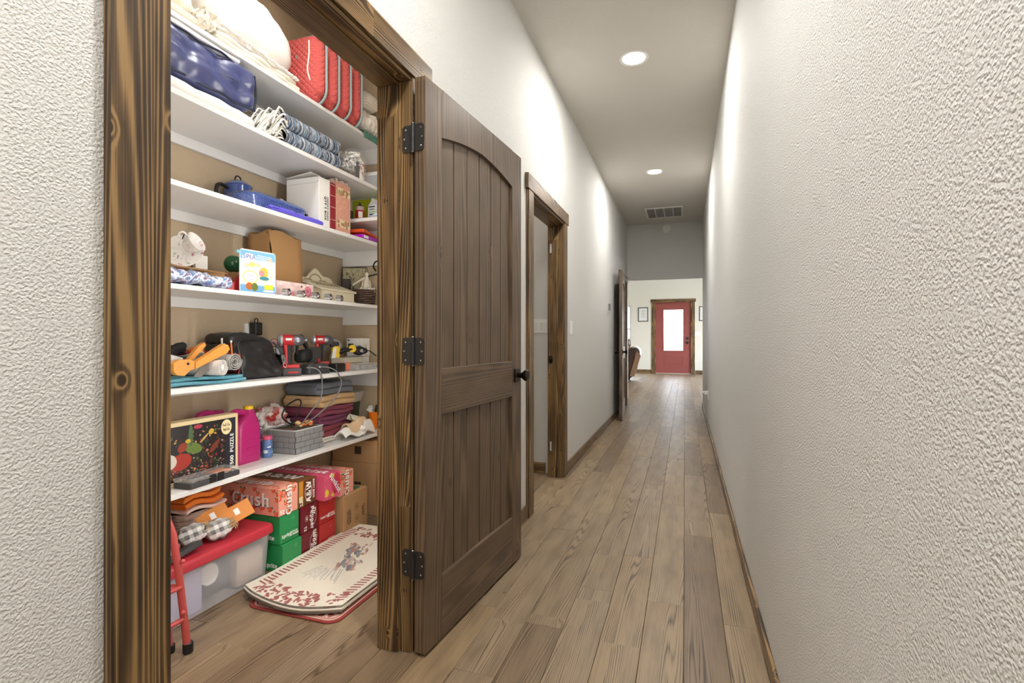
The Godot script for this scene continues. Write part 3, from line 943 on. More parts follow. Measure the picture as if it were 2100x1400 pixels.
# stacked rounded-rectangle sections [width x, depth z, corner, y]; sharp corners where asked
func loft(secs: Array, caps := 3, k := 4) -> ArrayMesh:
	var b := MB.new()
	var loops := []
	for s in secs:
		var row := []
		var q := rrect(s[0], s[1], minf(s[2], minf(s[0], s[1]) / 2.0 - 1e-4), k)
		q.append(q[0])
		for p in q: row.append(Vector3(p.x + (s[4] if s.size() > 4 else 0.0), s[3], -p.y + (s[5] if s.size() > 5 else 0.0)))
		loops.append(row)
	b.grid(loops, 1.0, true, 1.0, 1.0)
	for e in 2:
		if caps & (1 << e) == 0: continue
		var row: Array = loops[0 if e == 0 else -1]
		var nn := Vector3.DOWN if e == 0 else Vector3.UP
		var mid := V0
		for i in row.size() - 1: mid += row[i] / float(row.size() - 1)
		var c := b.add(mid, nn, Vector2.ZERO)
		var f := b.v.size()
		for p in row: b.add(p, nn, Vector2(p.x, p.z))
		for i in row.size() - 1: b.face(c, f + i, f + i + 1)
	return b.done()

const LV := [[0.502, 0.524], [0.905, 0.926], [1.311, 1.331], [1.707, 1.729], [2.058, 2.08], [2.386, 2.406]]

func shelves() -> void:
	var names := ["lowest long white shelf, under the towels and the jigsaw box", "second long white shelf from the floor, under the black tool bag", "third long white shelf from the floor, under the teacup and the paper bag",
		"fourth long white shelf from the floor, under the blue enamel pot", "fifth long white shelf from the floor, under the navy bedding bag", "topmost long white shelf, under the red seat cushions"]
	for i in 6:
		var f := -1.85 if i < 5 else -1.9
		var t := thing("shelf", names[i], "shelf", Vector3((f + PX) / 2, LV[i][0], -1.66), 0.0, "long white pantry shelves")
		wb(t, "board", M.shelf, [PX + 0.001, f, LV[i][0], LV[i][1], PZ + 0.001, -0.36], 0.002)
		wb(t, "back_cleat", M.shelf, [PX + 0.001, PX + 0.02, LV[i][0] - 0.047, LV[i][0], PZ + 0.02, -0.36], 0.001)
		wb(t, "end_cleat", M.shelf, [PX + 0.001, f, LV[i][0] - 0.1, LV[i][0], PZ + 0.001, PZ + 0.019], 0.001)
	var e := thing("shelf", "short white shelf on the pantry end wall above the orange and purple books", "shelf", Vector3(-1.6, 1.835, -2.82))
	wb(e, "board", M.shelf, [-2.18, -1.07, 1.838, 1.86, PZ + 0.001, -2.68], 0.002)
	wb(e, "wall_cleat", M.shelf, [-2.18, -1.07, 1.75, 1.838, PZ + 0.001, PZ + 0.019], 0.001)

# ---------------------------------------------------------------- on the pantry floor
func floor_goods() -> void:
	# storage tote
	var to := thing("storage_tote", "clear plastic storage tote with a red lid on the pantry floor", "storage box", Vector3(-2.02, 0, -1.52))
	var body := mat(rgb(236, 236, 242), 0.3, {"alpha": 0.34})
	part(to, "body", loft([[0.31, 0.8, 0.03, 0.004], [0.325, 0.815, 0.035, 0.1], [0.335, 0.83, 0.035, 0.212]], 1), body)
	part(to, "rim", loft([[0.335, 0.832, 0.035, 0.2], [0.35, 0.845, 0.035, 0.205], [0.35, 0.845, 0.035, 0.212]], 0), body)
	var red := mat(rgb(190, 52, 66), 0.4)
	var lid := part(to, "lid", loft([[0.36, 0.85, 0.04, 0.207], [0.366, 0.856, 0.04, 0.211], [0.362, 0.852, 0.04, 0.24], [0.345, 0.835, 0.035, 0.2465], [0.33, 0.82, 0.03, 0.2465]], 3), red)
	for s in [-1, 1]: part(lid, "latch", bx(0.05, 0.05, 0.012, 0.004), red, Vector3(0, 0.2, s * 0.424))
	one("paper_ream", "pale lavender stack of paper inside the clear tote, left", "paper", bx(0.03, 0.185, 0.3, 0.003), mat(rgb(196, 190, 222), 0.8), Vector3(-1.9, 0.098, -1.44))
	one("plastic_dish", "round white dish standing inside the clear tote", "dish", lathe([Vector2(0, 0), Vector2(0.03, 0), Vector2(0.045, 0.012), Vector2(0.043, 0.013), Vector2(0.028, 0.004), Vector2(0, 0.004)], 20), M.white, Vector3(-1.905, 0.13, -1.63), Vector3(0, 0, -1.45))
	one("wooden_block", "beige wooden block inside the clear tote, right end", "block", bx(0.05, 0.14, 0.15, 0.012, 2), mat(rgb(206, 186, 168), 0.7), Vector3(-1.905, 0.08, -1.835))
	one("grey_cloth", "dark grey bundled cloth inside the clear tote", "cloth", soft(0.2, 0.1, 0.5, 0.04, 8, func(p: Vector3): return p + V0 + Vector3(1, 1, 1) * 0.02 * nz.get_noise_3dv(p * 9.0)), mat(rgb(112, 112, 118), 0.9), Vector3(-2.03, 0.06, -1.6))
	# splint baskets stacked on the lid
	var sp := mat(rgb(214, 192, 180), 0.8, {"tex": noise_tex(0.02, 3, 128, 1, 4, [[0.0, rgb(150, 130, 120)], [1.0, rgb(255, 250, 245)]]), "scale": Vector3(3, 3, 1)})
	var spd := mat(rgb(126, 108, 98), 0.85)
	for q in [[-2.085, -1.455, 0.0, 3, "grey wood splint basket on the tote lid beside the door frame, front of two"], [-2.085, -1.7, 0.5, 3, "grey wood splint basket on the tote lid under the orange napkins"]]:
		var bk := thing("splint_basket", q[4], "basket", Vector3(q[0], 0.247, q[1]), 0.0, "wood splint baskets on the tote lid")
		part(bk, "liner", loft([[0.13, 0.17, 0.05, 0.002], [0.165, 0.215, 0.06, 0.125]], 1), spd)
		for i in 4:
			var y: float = 0.004 + i * 0.031
			var g: float = i * 0.011
			part(bk, "splint", loft([[0.136 + g, 0.176 + g, 0.05, y], [0.14 + g, 0.182 + g, 0.055, y + 0.002], [0.15 + g, 0.192 + g, 0.055, y + 0.026], [0.146 + g, 0.19 + g, 0.055, y + 0.028]], 0), sp)
		if q[2] > 0.0: continue
		part(bk, "handle_rim", loft([[0.178, 0.228, 0.06, 0.118], [0.186, 0.236, 0.064, 0.121], [0.186, 0.236, 0.064, 0.136], [0.178, 0.228, 0.06, 0.139]], 0), sp)
	var nap := func(w: float, h: float, d: float, sd: float): return soft(w, h, d, 0.006, 8, func(p: Vector3): return p + Vector3(0, 0.003 * nz.get_noise_2d(p.x * 9.0 + sd, p.z * 9.0) + 0.01 * sin(p.z * 30.0), 0.012 * nz.get_noise_1d(p.y * 40.0 + sd)))
	var q0 := 0.378
	var kind := [["pale pink", rgb(232, 206, 196), 0.014], ["orange", rgb(232, 124, 44), 0.022], ["orange", rgb(238, 134, 52), 0.02], ["pink", rgb(226, 192, 180), 0.014]]
	var lab := ["folded pale pink napkin under the orange ones on the splint basket", "folded orange napkin on the splint basket, lower of the two", "folded orange napkin on the splint basket, upper of the two", "folded dusty pink napkin topmost on the splint basket, under the shelf"]
	for i in 4:
		one("napkin", lab[i], "napkin", nap.call(0.15 - 0.006 * i, kind[i][2], 0.21, i * 3.1), mat(kind[i][1], 0.95), Vector3(-2.055 - i * 0.005, q0 + kind[i][2] / 2, -1.695 + 0.006 * i), Vector3(0, 0.05 + 0.05 * i, 0.0), "napkins on the splint basket")
		q0 += kind[i][2] + 0.006
	# plaid fabric pumpkins with raffia and card tags
	var pa := Paint.new(64, 64, rgb(244, 243, 240))
	for i in 4:
		for j in 4:
			pa.rect(i * 0.25, j * 0.25, 0.125, 0.125, rgb(28, 28, 30))
			pa.rect(i * 0.25 + 0.125, j * 0.25, 0.125, 0.125, rgb(176, 174, 174))
			pa.rect(i * 0.25, j * 0.25 + 0.125, 0.125, 0.125, rgb(176, 174, 174))
	var plaid := mat(Color.WHITE, 0.95, {"tex": pa.tex(), "tri": true, "scale": Vector3(7.5, 7.5, 7.5)})
	var raf := mat(rgb(222, 198, 150), 0.8)
	var tagm := mat(rgb(226, 148, 74), 0.7)
	var pk := [["plaid_pumpkin", "black and white plaid fabric pumpkin with raffia, front of the two on the tote lid", Vector3(-1.915, 0.247, -1.69)], ["plaid_pumpkin", "black and white plaid fabric pumpkin behind the other on the tote lid", Vector3(-1.96, 0.25, -1.605)]]
	for q in pk:
		var pu := thing(q[0], q[1], "ornament", q[2], -0.45, "plaid fabric pumpkins")
		part(pu, "body", soft(0.058, 0.088, 0.106, 0.028, 9, func(p: Vector3):
			var a := atan2(p.y, p.z)
			var d := Vector2(p.y / 0.044, p.z / 0.053).length()
			var k := 1.0 / maxf(1.0, d * 0.98)
			return Vector3(p.x * (1.1 - 0.25 * d * k), p.y * k, p.z * k) * (0.94 + 0.1 * absf(cos(a * 3.5)))), plaid, Vector3(0, 0.05, 0), Vector3(0.2, 0, 0.4))
		var st := []
		for i in 40:
			var a := rng.randf() * TAU
			st.append([tube([Vector3(0, 0, 0), Vector3(cos(a) * 0.015, sin(a) * 0.02, -0.015), Vector3(cos(a) * 0.022 + 0.01, sin(a) * 0.028 - 0.008, -0.028 + rng.randf() * 0.05)], 0.0009, 4), T(0.0, 0.07, -0.05)])
		stuff(part(pu, "raffia_bow", join(st), raf))
		var cd := part(pu, "card_tag", bx(0.0015, 0.075, 0.13, 0.0004), tagm, Vector3(-0.055, 0.085, -0.095), Vector3(0.3, 0.1, 0.5))
		plate(cd, "price_sticker", M.ink_white, 0.022, 0.028, Vector3(0.0012, 0.005, 0.0), FX)
		plate(cd, "print", M.ink, 0.03, 0.012, Vector3(0.0012, -0.02, 0.04), FX)
	# grey gadget lying on the lid
	var gd := thing("grey_gadget", "long dark grey plastic bar with pale grip lying on the tote lid", "tool", Vector3(-1.895, 0.249, -1.47), 0.1)
	part(gd, "bar", bx(0.05, 0.022, 0.24, 0.004), M.dark_grey, Vector3(0, 0.015, 0.0), Vector3(0.1, 0, 0.25))
	part(gd, "bar", bx(0.05, 0.02, 0.22, 0.004), M.grey, Vector3(-0.06, 0.014, 0.03), Vector3(0.08, 0.1, 0.2))
	part(gd, "grip", prism(rrect(0.1, 0.03, 0.014), 0.018), M.pale_grey, Vector3(-0.005, 0.045, 0.04), Vector3(0.3, 1.2, 0.1))
	# step stool at the left edge of the doorway
	var sr := mat(rgb(196, 84, 82), 0.38)
	var stl := thing("step_stool", "red metal folding step stool half hidden by the door frame", "step stool", Vector3(-1.69, 0, -1.15))
	for s in [-1, 1]:
		var z: float = -0.21 * s
		var l := part(stl, "leg", tube([Vector3(0.01, 0.0, z), Vector3(0.01, 0.3, z + 0.035 * s), Vector3(-0.0, 0.44, z + 0.05 * s), Vector3(-0.03, 0.52, z + 0.06 * s)], 0.0125, 12), sr)
		part(l, "rubber_foot", cyl(0.017, 0.04, 14, 0.004), M.black, Vector3(0.01, 0.02, z))
		var l2 := part(stl, "leg", tube([Vector3(-0.05, 0.0, z + 0.02 * s), Vector3(-0.05, 0.3, z + 0.05 * s), Vector3(-0.04, 0.5, z + 0.07 * s)], 0.011, 10), sr)
		part(l2, "rubber_foot", cyl(0.015, 0.03, 14, 0.003), M.black, Vector3(-0.05, 0.015, z + 0.02 * s))
		for y in [0.16, 0.34]: part(stl, "rivet", ball(0.008, 0.008, 0.008, 10), sr, Vector3(0.024, y, z + 0.03 * s))
	for y in [0.13]: part(stl, "rung", tube([Vector3(0.012, y, -0.195), Vector3(0.012, y, 0.195)], 0.009, 10), sr)
	part(stl, "step", bx(0.05, 0.012, 0.36, 0.004), sr, Vector3(0.0, 0.25, 0.0))
	part(stl, "top_step", bx(0.07, 0.02, 0.3, 0.008), sr, Vector3(-0.03, 0.525, 0.0))
	# rugs
	var bor := noise_tex(0.06, 2, 256, 2, 9, [[0.0, rgb(150, 66, 60)], [0.45, rgb(158, 72, 66)], [0.55, rgb(226, 206, 190)], [1.0, rgb(230, 214, 196)]])
	var mt := thing("kitchen_mat", "dark red patterned mat lying under the cream rug", "mat", Vector3(-1.52, 0, -2.03))
	part(mt, "base", loft([[0.45, 0.72, 0.05, 0.0], [0.456, 0.726, 0.053, 0.003], [0.45, 0.72, 0.05, 0.006]], 3), mat(rgb(150, 62, 58), 0.9))
	part(mt, "pattern_field", loft([[0.39, 0.66, 0.04, 0.006], [0.388, 0.658, 0.04, 0.0068]], 2), mat(Color.WHITE, 0.95, {"tex": bor, "scale": Vector3(3.5, 3.5, 1)}))
	for q in [[0.425, 0.695, 0.006], [0.405, 0.675, 0.005]]:
		part(mt, "border_line", loft([[q[0], q[1], 0.045, 0.0062], [q[0] - q[2], q[1] - q[2], 0.045, 0.007], [q[0] - q[2] * 2, q[1] - q[2] * 2, 0.045, 0.0062]], 0), mat(rgb(222, 190, 176), 0.95))
	# cream slice rug, folded double, with woven border and bird
	var rp := Paint.new(256, 400, rgb(226, 219, 204))
	var bur := rgb(158, 98, 96)
	var rr := RandomNumberGenerator.new()
	rr.seed = 4
	for i in 30:
		rp.rect(0.05, 0.1 + i * 0.028, 0.1, 0.014, bur)
		rp.rect(0.87, 0.12 + i * 0.028, 0.09, 0.014, bur)
	for e in [[0.06, 1.0], [0.86, 1.0]]:
		for i in 110:
			var x := rr.randf_range(0.12, 0.92)
			var y: float = e[0] + rr.randf_range(-0.03, 0.09) + 0.06 * sin(x * 3.1)
			rp.ell(x, y, rr.randf_range(0.012, 0.035), rr.randf_range(0.004, 0.009), bur, rr.randf() * PI)
	for i in 90: # the bird: dusty rose and slate strokes
		var f := rr.randf()
		var cc: Color = [rgb(176, 136, 128), rgb(120, 128, 136), rgb(200, 178, 166), rgb(152, 150, 148)][rr.randi() % 4]
		rp.ell(0.5 + 0.22 * (f - 0.5) + rr.randf_range(-0.1, 0.1), 0.3 + 0.34 * f + rr.randf_range(-0.04, 0.04), rr.randf_range(0.02, 0.06), rr.randf_range(0.004, 0.012), cc, 0.6 + rr.randf() * 0.8)
	for i in 14: rp.line(0.34 + 0.02 * i, 0.64 + rr.randf() * 0.05, 0.3 + 0.03 * i, 0.74 + rr.randf() * 0.04, 0.003, rgb(150, 158, 160))
	var weave := noise_tex(0.18, 2, 256, 1, 8)
	var rgm := mat(Color.WHITE, 0.98, {"tex": rp.tex(), "bump": weave, "h": 0.25})
	var rgp := mat(rgb(228, 222, 208), 0.98)
	var out := []
	for i in 25: # straight far end, bowed near end
		var a := PI * i / 24.0
		out.append(Vector2(-0.245 * cos(a), 0.36 + 0.075 * sin(a)))
	out.append(Vector2(0.245, -0.43)); out.append(Vector2(-0.25, -0.43))
	var rg := thing("cream_rug", "cream woven rug folded double with burgundy border and a faded bird", "rug", Vector3(-1.565, 0.0072, -2.1))
	var shp := func(y0: float, sc: float): return sheet(14, 30, func(u: float, v: float):
		var z := lerpf(-0.44, 0.36, v)
		var hw := 0.255 * sc
		var x := lerpf(-hw, hw, u)
		var zz := z + maxf(0.0, v - 0.6) / 0.4 * 0.07 * (1.0 - pow(absf(u - 0.5) * 2.0, 2.0)) * sc
		return Vector3(x, y0 + 0.01 + 0.003 * sin(u * 9.0 + v * 5.0) + 0.012 * pow(v, 6.0) * (1.0 - u), zz), 0.009)
	part(rg, "lower_layer", shp.call(0.003, 1.0), rgp)
	part(rg, "upper_layer", shp.call(0.014, 0.985), rgm)
	for y in [0.0, 0.011]:
		var ed := []
		for i in 21:
			var u := i / 20.0
			ed.append(Vector3(lerpf(-0.254, 0.254, u), y + 0.0085 + 0.003 * sin(u * 9.0 + 5.0) + 0.012 * (1.0 - u), 0.36 + 0.07 * (1.0 - pow(absf(u - 0.5) * 2.0, 2.0))))
		part(rg, "bound_edge", tube(ed, 0.0042, 6), rgp if y > 0.0 else mat(rgb(120, 112, 104), 0.95))
	# cardboard
	var ca: Material = M.card
	var cb := thing("cardboard_box", "brown cardboard carton with printed recycling marks beside the red soda cartons", "box", Vector3(-1.985, 0, -2.505))
	part(cb, "body", bx(0.38, 0.242, 0.225, 0.004), ca, Vector3(0, 0.121, 0))
	plate(cb, "packing_tape", mat(rgb(150, 120, 84), 0.3), 0.225, 0.05, Vector3(0.12, 0.2425, 0), FY, PI / 2)
	plate(cb, "green_label", mat(rgb(60, 110, 84), 0.6), 0.09, 0.07, Vector3(0.12, 0.2428, -0.05), FY)
	var brn := mat(rgb(92, 70, 50), 0.8)
	for i in 5: txt(cb, ["RECYCLABLE", "PLEASE RECYCLE", "CORRUGATED", "KEEP DRY", "THIS SIDE UP"][i], 0.0085, brn, Vector3(0.1905, 0.115, 0.078 - i * 0.013 - (0.1 if i > 2 else 0.0)), FX, 1.0, "print", -PI / 2)
	for y in [0.155, 0.085]:
		var rg2 := Paint.new(48, 48, rgb(184, 146, 104))
		rg2.ell(0.5, 0.5, 0.46, 0.46, rgb(92, 70, 50), 0.0, 0.82)
		rg2.line(0.3, 0.6, 0.5, 0.3, 0.04, rgb(92, 70, 50)).line(0.5, 0.3, 0.7, 0.6, 0.04, rgb(92, 70, 50)).line(0.7, 0.65, 0.32, 0.66, 0.04, rgb(92, 70, 50))
		plate(cb, "recycling_mark", mat(Color.WHITE, 0.8, {"tex": rg2.tex()}), 0.045, 0.045, Vector3(0.1904, y, -0.005), FX)
	for q in [[0.0, 0.327, "large brown cardboard box standing on the floor behind the printed carton", 0.0], [0.3272, 0.47, "large brown cardboard box on top of another under the lowest shelf", 0.006]]:
		var bb := thing("cardboard_box", q[2], "box", Vector3(-2.005, q[0], -2.862), 0.0, "stacked cardboard boxes by the end wall")
		part(bb, "body", bx(0.36 - q[3], q[1] - q[0], 0.15 - q[3], 0.004), ca, Vector3(0, (q[1] - q[0]) / 2, 0))
		for i in 6: plate(bb, "print", brn, 0.07 - 0.008 * (i % 3), 0.004, Vector3(0.1802 - q[3] / 2, (q[1] - q[0]) * 0.5 + 0.02 - i * 0.008, -0.01), FX, -PI / 2)
		plate(bb, "dark_mark", mat(rgb(70, 54, 42), 0.8), 0.05, 0.05, Vector3(0.02, (q[1] - q[0]) * 0.55, 0.0752 - q[3] / 2), FZ)
	var sb := thing("cardboard_box", "small tan shipping box with two arrows and barcode at the pantry's right edge", "box", Vector3(-1.6, 0.15, -2.83))
	part(sb, "body", bx(0.39, 0.16, 0.22, 0.003), mat(rgb(206, 172, 126), 0.8), Vector3(0, 0.08, 0))
	for i in 2:
		var x := -0.182 + i * 0.011
		plate(sb, "arrow_shaft", M.ink, 0.0022, 0.018, Vector3(x, 0.112, 0.1104), FZ)
		part(sb, "arrow_head", prism([Vector2(-0.004, 0), Vector2(0.004, 0), Vector2(0, 0.008)], 0.0005), M.ink, Vector3(x, 0.12, 0.1103))
	for i in 7: plate(sb, "barcode", M.ink, 0.022, 0.002 + 0.002 * (i % 3), Vector3(-0.176, 0.035 + i * 0.008, 0.1104), FZ)
	one("cardboard_box", "brown cardboard box on the floor that carries the small shipping box", "box", bx(0.3, 0.149, 0.2, 0.004), ca, Vector3(-1.5, 0.0747, -2.83))
	var ja := thing("juice_bottle", "clear bottle with a green label on the floor at the pantry's right edge", "bottle", Vector3(-1.675, 0, -2.66))
	part(ja, "body", lathe([Vector2(0, 0), Vector2(0.028, 0.0), Vector2(0.03, 0.004), Vector2(0.03, 0.1), Vector2(0.014, 0.12), Vector2(0.013, 0.128), Vector2(0, 0.128)], 20), M.clear)
	part(ja, "label", lathe([Vector2(0.0305, 0.03), Vector2(0.0305, 0.085)], 20), mat(rgb(120, 170, 60), 0.5))
	part(ja, "cap", cyl(0.015, 0.018, 16), M.white, Vector3(0, 0.136, 0))

func carton(label: String, at: Vector3, side: Material, front: Material, top: Material, group := "soda cartons on the pantry floor") -> Node3D:
	var t := thing("soda_carton", label, "soda carton", at, 0.0, group)
	part(t, "carton_body", bx(0.385, 0.133, 0.126, 0.004), side, Vector3(0, 0.0665, 0))
	plate(t, "end_print", front, 0.122, 0.128, Vector3(0.1929, 0.0665, 0), FX)
	if top: plate(t, "top_print", top, 0.378, 0.12, Vector3(0, 0.1334, 0), FY)
	return t

func sodas() -> void:
	var X := -2.02
	# peach carton art
	var art := func(w: int, h: int, sd: int, n: int):
		var p := Paint.new(w, h, rgb(242, 170, 150))
		var r := RandomNumberGenerator.new()
		r.seed = sd
		for i in n:
			var x := r.randf()
			var y := r.randf()
			var k := r.randf_range(0.06, 0.1)
			p.ell(x, y, k * h / w, k, rgb(232, 92, 66)).ell(x - k * 0.25 * h / w, y - k * 0.2, k * 0.5 * h / w, k * 0.55, rgb(244, 130, 88))
			p.ell(x + k * 1.1 * h / w, y - k * 0.9, k * 0.7 * h / w, k * 0.3, rgb(44, 110, 66), r.randf() * 2.0)
			p.ell(x - k * 0.9 * h / w, y - k * 1.1, k * 0.6 * h / w, k * 0.28, rgb(60, 128, 76), -r.randf() * 2.0)
		return mat(Color.WHITE, 0.4, {"tex": p.tex()})
	var pf: Material = art.call(96, 96, 3, 9)
	var ps: Material = art.call(288, 96, 5, 24)
	var peach := mat(rgb(242, 172, 152), 0.4)
	var gr := mat(rgb(70, 62, 66), 0.5)
	var crush := func(t: Node3D, at: Vector3, rot: Vector3, h: float, spin: float, w: float):
		var side := Vector3(0.002, -0.004, 0) if rot == FZ else Vector3(-0.0004, -0.003, 0.002)
		txt(t, "Crush", h, gr, at + side - Basis.from_euler(rot).z * 0.0003, rot, w, "lettering", spin)
		txt(t, "Crush", h, M.ink_white, at + Basis.from_euler(rot).z * 0.0006, rot, w, "lettering", spin)
	var c1: Node3D = carton("peach soda carton reading Crush, leftmost of the top layer, its long side showing", Vector3(X, 0.2705, -2.012), peach, pf, ps)
	plate(c1, "side_print", ps, 0.378, 0.128, Vector3(0, 0.0665, 0.0634), FZ)
	crush.call(c1, Vector3(0.02, 0.07, 0.0642), FZ, 0.06, 0.0, 1.0)
	crush.call(c1, Vector3(0.1938, 0.066, 0.0), FX, 0.036, PI / 2, 1.05)
	crush.call(c1, Vector3(-0.02, 0.1342, 0.0), FY, 0.06, 0.0, 1.0)
	txt(c1, "12", 0.02, M.ink_white, Vector3(0.1934, 0.018, 0.045), FX)
	var c2: Node3D = carton("peach soda carton reading Crush, rightmost of the top layer beside the cardboard boxes", Vector3(X + 0.02, 0.2435, -2.435), peach, pf, ps)
	crush.call(c2, Vector3(0.1938, 0.066, 0.0), FX, 0.036, PI / 2, 1.05)
	crush.call(c2, Vector3(-0.02, 0.1342, 0.0), FY, 0.06, 0.0, 1.0)
	# root beer
	var ap := Paint.new(96, 96, rgb(96, 58, 30))
	ap.rect(0, 0, 0.26, 1.0, rgb(206, 142, 58)).rect(0, 0.6, 0.22, 0.4, rgb(236, 214, 170)).rect(0, 0.82, 0.2, 0.18, rgb(92, 58, 36))
	for i in 9: ap.rect(0.26, i * 0.11, 0.74, 0.03, rgb(120, 80, 44))
	ap.ell(0.56, 0.5, 0.24, 0.36, rgb(176, 72, 34)).ell(0.56, 0.5, 0.215, 0.33, rgb(245, 235, 215)).ell(0.56, 0.5, 0.19, 0.3, rgb(78, 40, 24))
	var aw: Node3D = carton("brown root beer carton with an oval emblem between two peach and pink cartons", Vector3(X, 0.2705, -2.143), mat(rgb(122, 80, 44), 0.4), mat(Color.WHITE, 0.4, {"tex": ap.tex()}), null)
	txt(aw, "A&W", 0.034, M.ink_white, Vector3(0.1934, 0.0665, -0.008), FX, 1.0, "lettering", PI / 2)
	txt(aw, "ROOT BEER", 0.012, M.ink_white, Vector3(0.1934, 0.075, -0.045), FX, 1.1, "lettering", -PI / 2)
	txt(aw, "12", 0.018, M.ink_white, Vector3(0.1934, 0.018, 0.045), FX, 1.0, "lettering", PI / 2)
	txt(aw, "A&W", 0.06, M.ink_white, Vector3(0.02, 0.1342, 0), FY, 1.3)
	# strawberry lemonade soda
	var sp := Paint.new(96, 96, rgb(226, 90, 128))
	var r2 := RandomNumberGenerator.new()
	r2.seed = 8
	for i in 60: sp.ell(r2.randf(), r2.randf(), 0.012, 0.012, rgb(244, 160, 186))
	sp.ell(0.72, 0.42, 0.3, 0.42, rgb(206, 54, 92)).ell(0.1, 0.72, 0.14, 0.16, rgb(240, 212, 70)).ell(0.45, 0.07, 0.17, 0.1, rgb(240, 212, 70)).ell(0.5, 0.86, 0.1, 0.08, rgb(240, 206, 60)).ell(0.62, 0.78, 0.06, 0.1, rgb(170, 30, 40))
	var su: Node3D = carton("pink soda carton reading Sunkist, in front of the peach one at right", Vector3(X + 0.05, 0.2705, -2.277), mat(rgb(222, 88, 124), 0.4), mat(Color.WHITE, 0.4, {"tex": sp.tex()}), null)
	txt(su, "Sunkist", 0.026, M.ink, Vector3(0.1933, 0.075, -0.021), FX, 1.05, "lettering", -0.95)
	txt(su, "Sunkist", 0.026, M.ink_white, Vector3(0.1939, 0.077, -0.019), FX, 1.05, "lettering", -0.95)
	txt(su, "Sunkist", 0.05, M.ink_white, Vector3(0.0, 0.1342, 0), FY, 1.3)
	# lower layers
	var green := rgb(40, 146, 84)
	var redc := rgb(194, 46, 48)
	var recyc := func(base: Color):
		var p := Paint.new(96, 96, base)
		for q in [[0.14, 0.62, 0.94, 0.62], [0.14, 0.92, 0.94, 0.92], [0.14, 0.62, 0.14, 0.92], [0.94, 0.62, 0.94, 0.92]]: p.line(q[0], q[1], q[2], q[3], 0.01, base.darkened(0.4))
		for i in 8: p.ell(0.7 + 0.06 * cos(i * 0.8), 0.2 + 0.06 * sin(i * 0.8), 0.045, 0.012, base.lightened(0.25), i * 0.8)
		return mat(Color.WHITE, 0.4, {"tex": p.tex()})
	var gm: Material = recyc.call(green)
	var rm: Material = recyc.call(redc)
	var where := ["lower", "upper"]
	for k in 2:
		var y := 0.0005 + k * 0.135
		var dx := 0.012 * (1 - k)
		var s: Node3D = carton("green soda carton reading Sprite, %s of the two" % where[k], Vector3(X + dx, y, -2.018 - dx * 0.5), mat(green, 0.4), gm, null)
		txt(s, "Sprite", 0.015, M.ink_white, Vector3(0.1934, 0.033, 0.022), FX)
		for j in 2: txt(s, ["RECYCLE", "ME AGAIN"][j], 0.009, M.ink_white, Vector3(0.1934, 0.037 - 0.012 * j, -0.028), FX)
		txt(s, "Sprite", 0.02, M.ink_white, Vector3(0.12, 0.028, 0.0635), FZ)
		var p := Paint.new(96, 96, rgb(112, 26, 40))
		var up := 1.0 if k == 1 else -1.0
		p.ell(0.72, 0.5, 0.2, 0.34, rgb(240, 232, 226), 0.0, 0.86).ell(0.33 if k == 1 else 0.9, 0.5 if k == 1 else 0.3, 0.09, 0.12, rgb(240, 232, 226), 0.0, 0.75)
		var d: Node3D = carton("maroon soda carton reading Dr Pepper, %s of the two" % where[k], Vector3(X, y, -2.158), mat(rgb(112, 26, 40), 0.4), mat(Color.WHITE, 0.4, {"tex": p.tex()}), null)
		txt(d, "Dr", 0.024, M.ink_white, Vector3(0.1934, 0.069 + 0.022 * up, -0.038 * 0.9 + 0.018 * (1 - k)), FX, 1.0, "lettering", -PI / 2 * up)
		txt(d, "Pepper", 0.024, M.ink_white, Vector3(0.1934, 0.062, -0.02 - 0.012 * (1 - k)), FX, 1.05, "lettering", -PI / 2 * up)
		txt(d, "23", 0.01, M.ink_white, Vector3(0.1934, 0.0665 if k == 1 else 0.09, 0.021 if k == 1 else -0.049), FX, 1.0, "lettering", -PI / 2 * up)
		txt(d, "12", 0.018, M.ink_white, Vector3(0.1934, 0.018 if k == 1 else 0.115, 0.03 if k == 1 else -0.04), FX, 1.0, "lettering", -PI / 2 * up)
		var c: Node3D = carton("red soda carton reading Coca-Cola, %s of the two" % where[k], Vector3(X, y, -2.297), mat(redc, 0.4), rm, null)
		txt(c, "Coca-Cola", 0.012, M.ink_white, Vector3(0.1934, 0.032, 0.02), FX, 0.9)
		for j in 2: txt(c, ["RECYCLE", "ME AGAIN"][j], 0.009, M.ink_white, Vector3(0.1934, 0.037 - 0.012 * j, -0.03), FX)

func wob(a: float, f: float, sd := 0.0) -> Callable:
	return func(p: Vector3): return p + Vector3(nz.get_noise_3d(p.x * f + sd, p.y * f, p.z * f), nz.get_noise_3d(p.y * f, p.z * f + sd, p.x * f + 5.0), nz.get_noise_3d(p.z * f + 9.0, p.x * f, p.y * f + sd)) * a

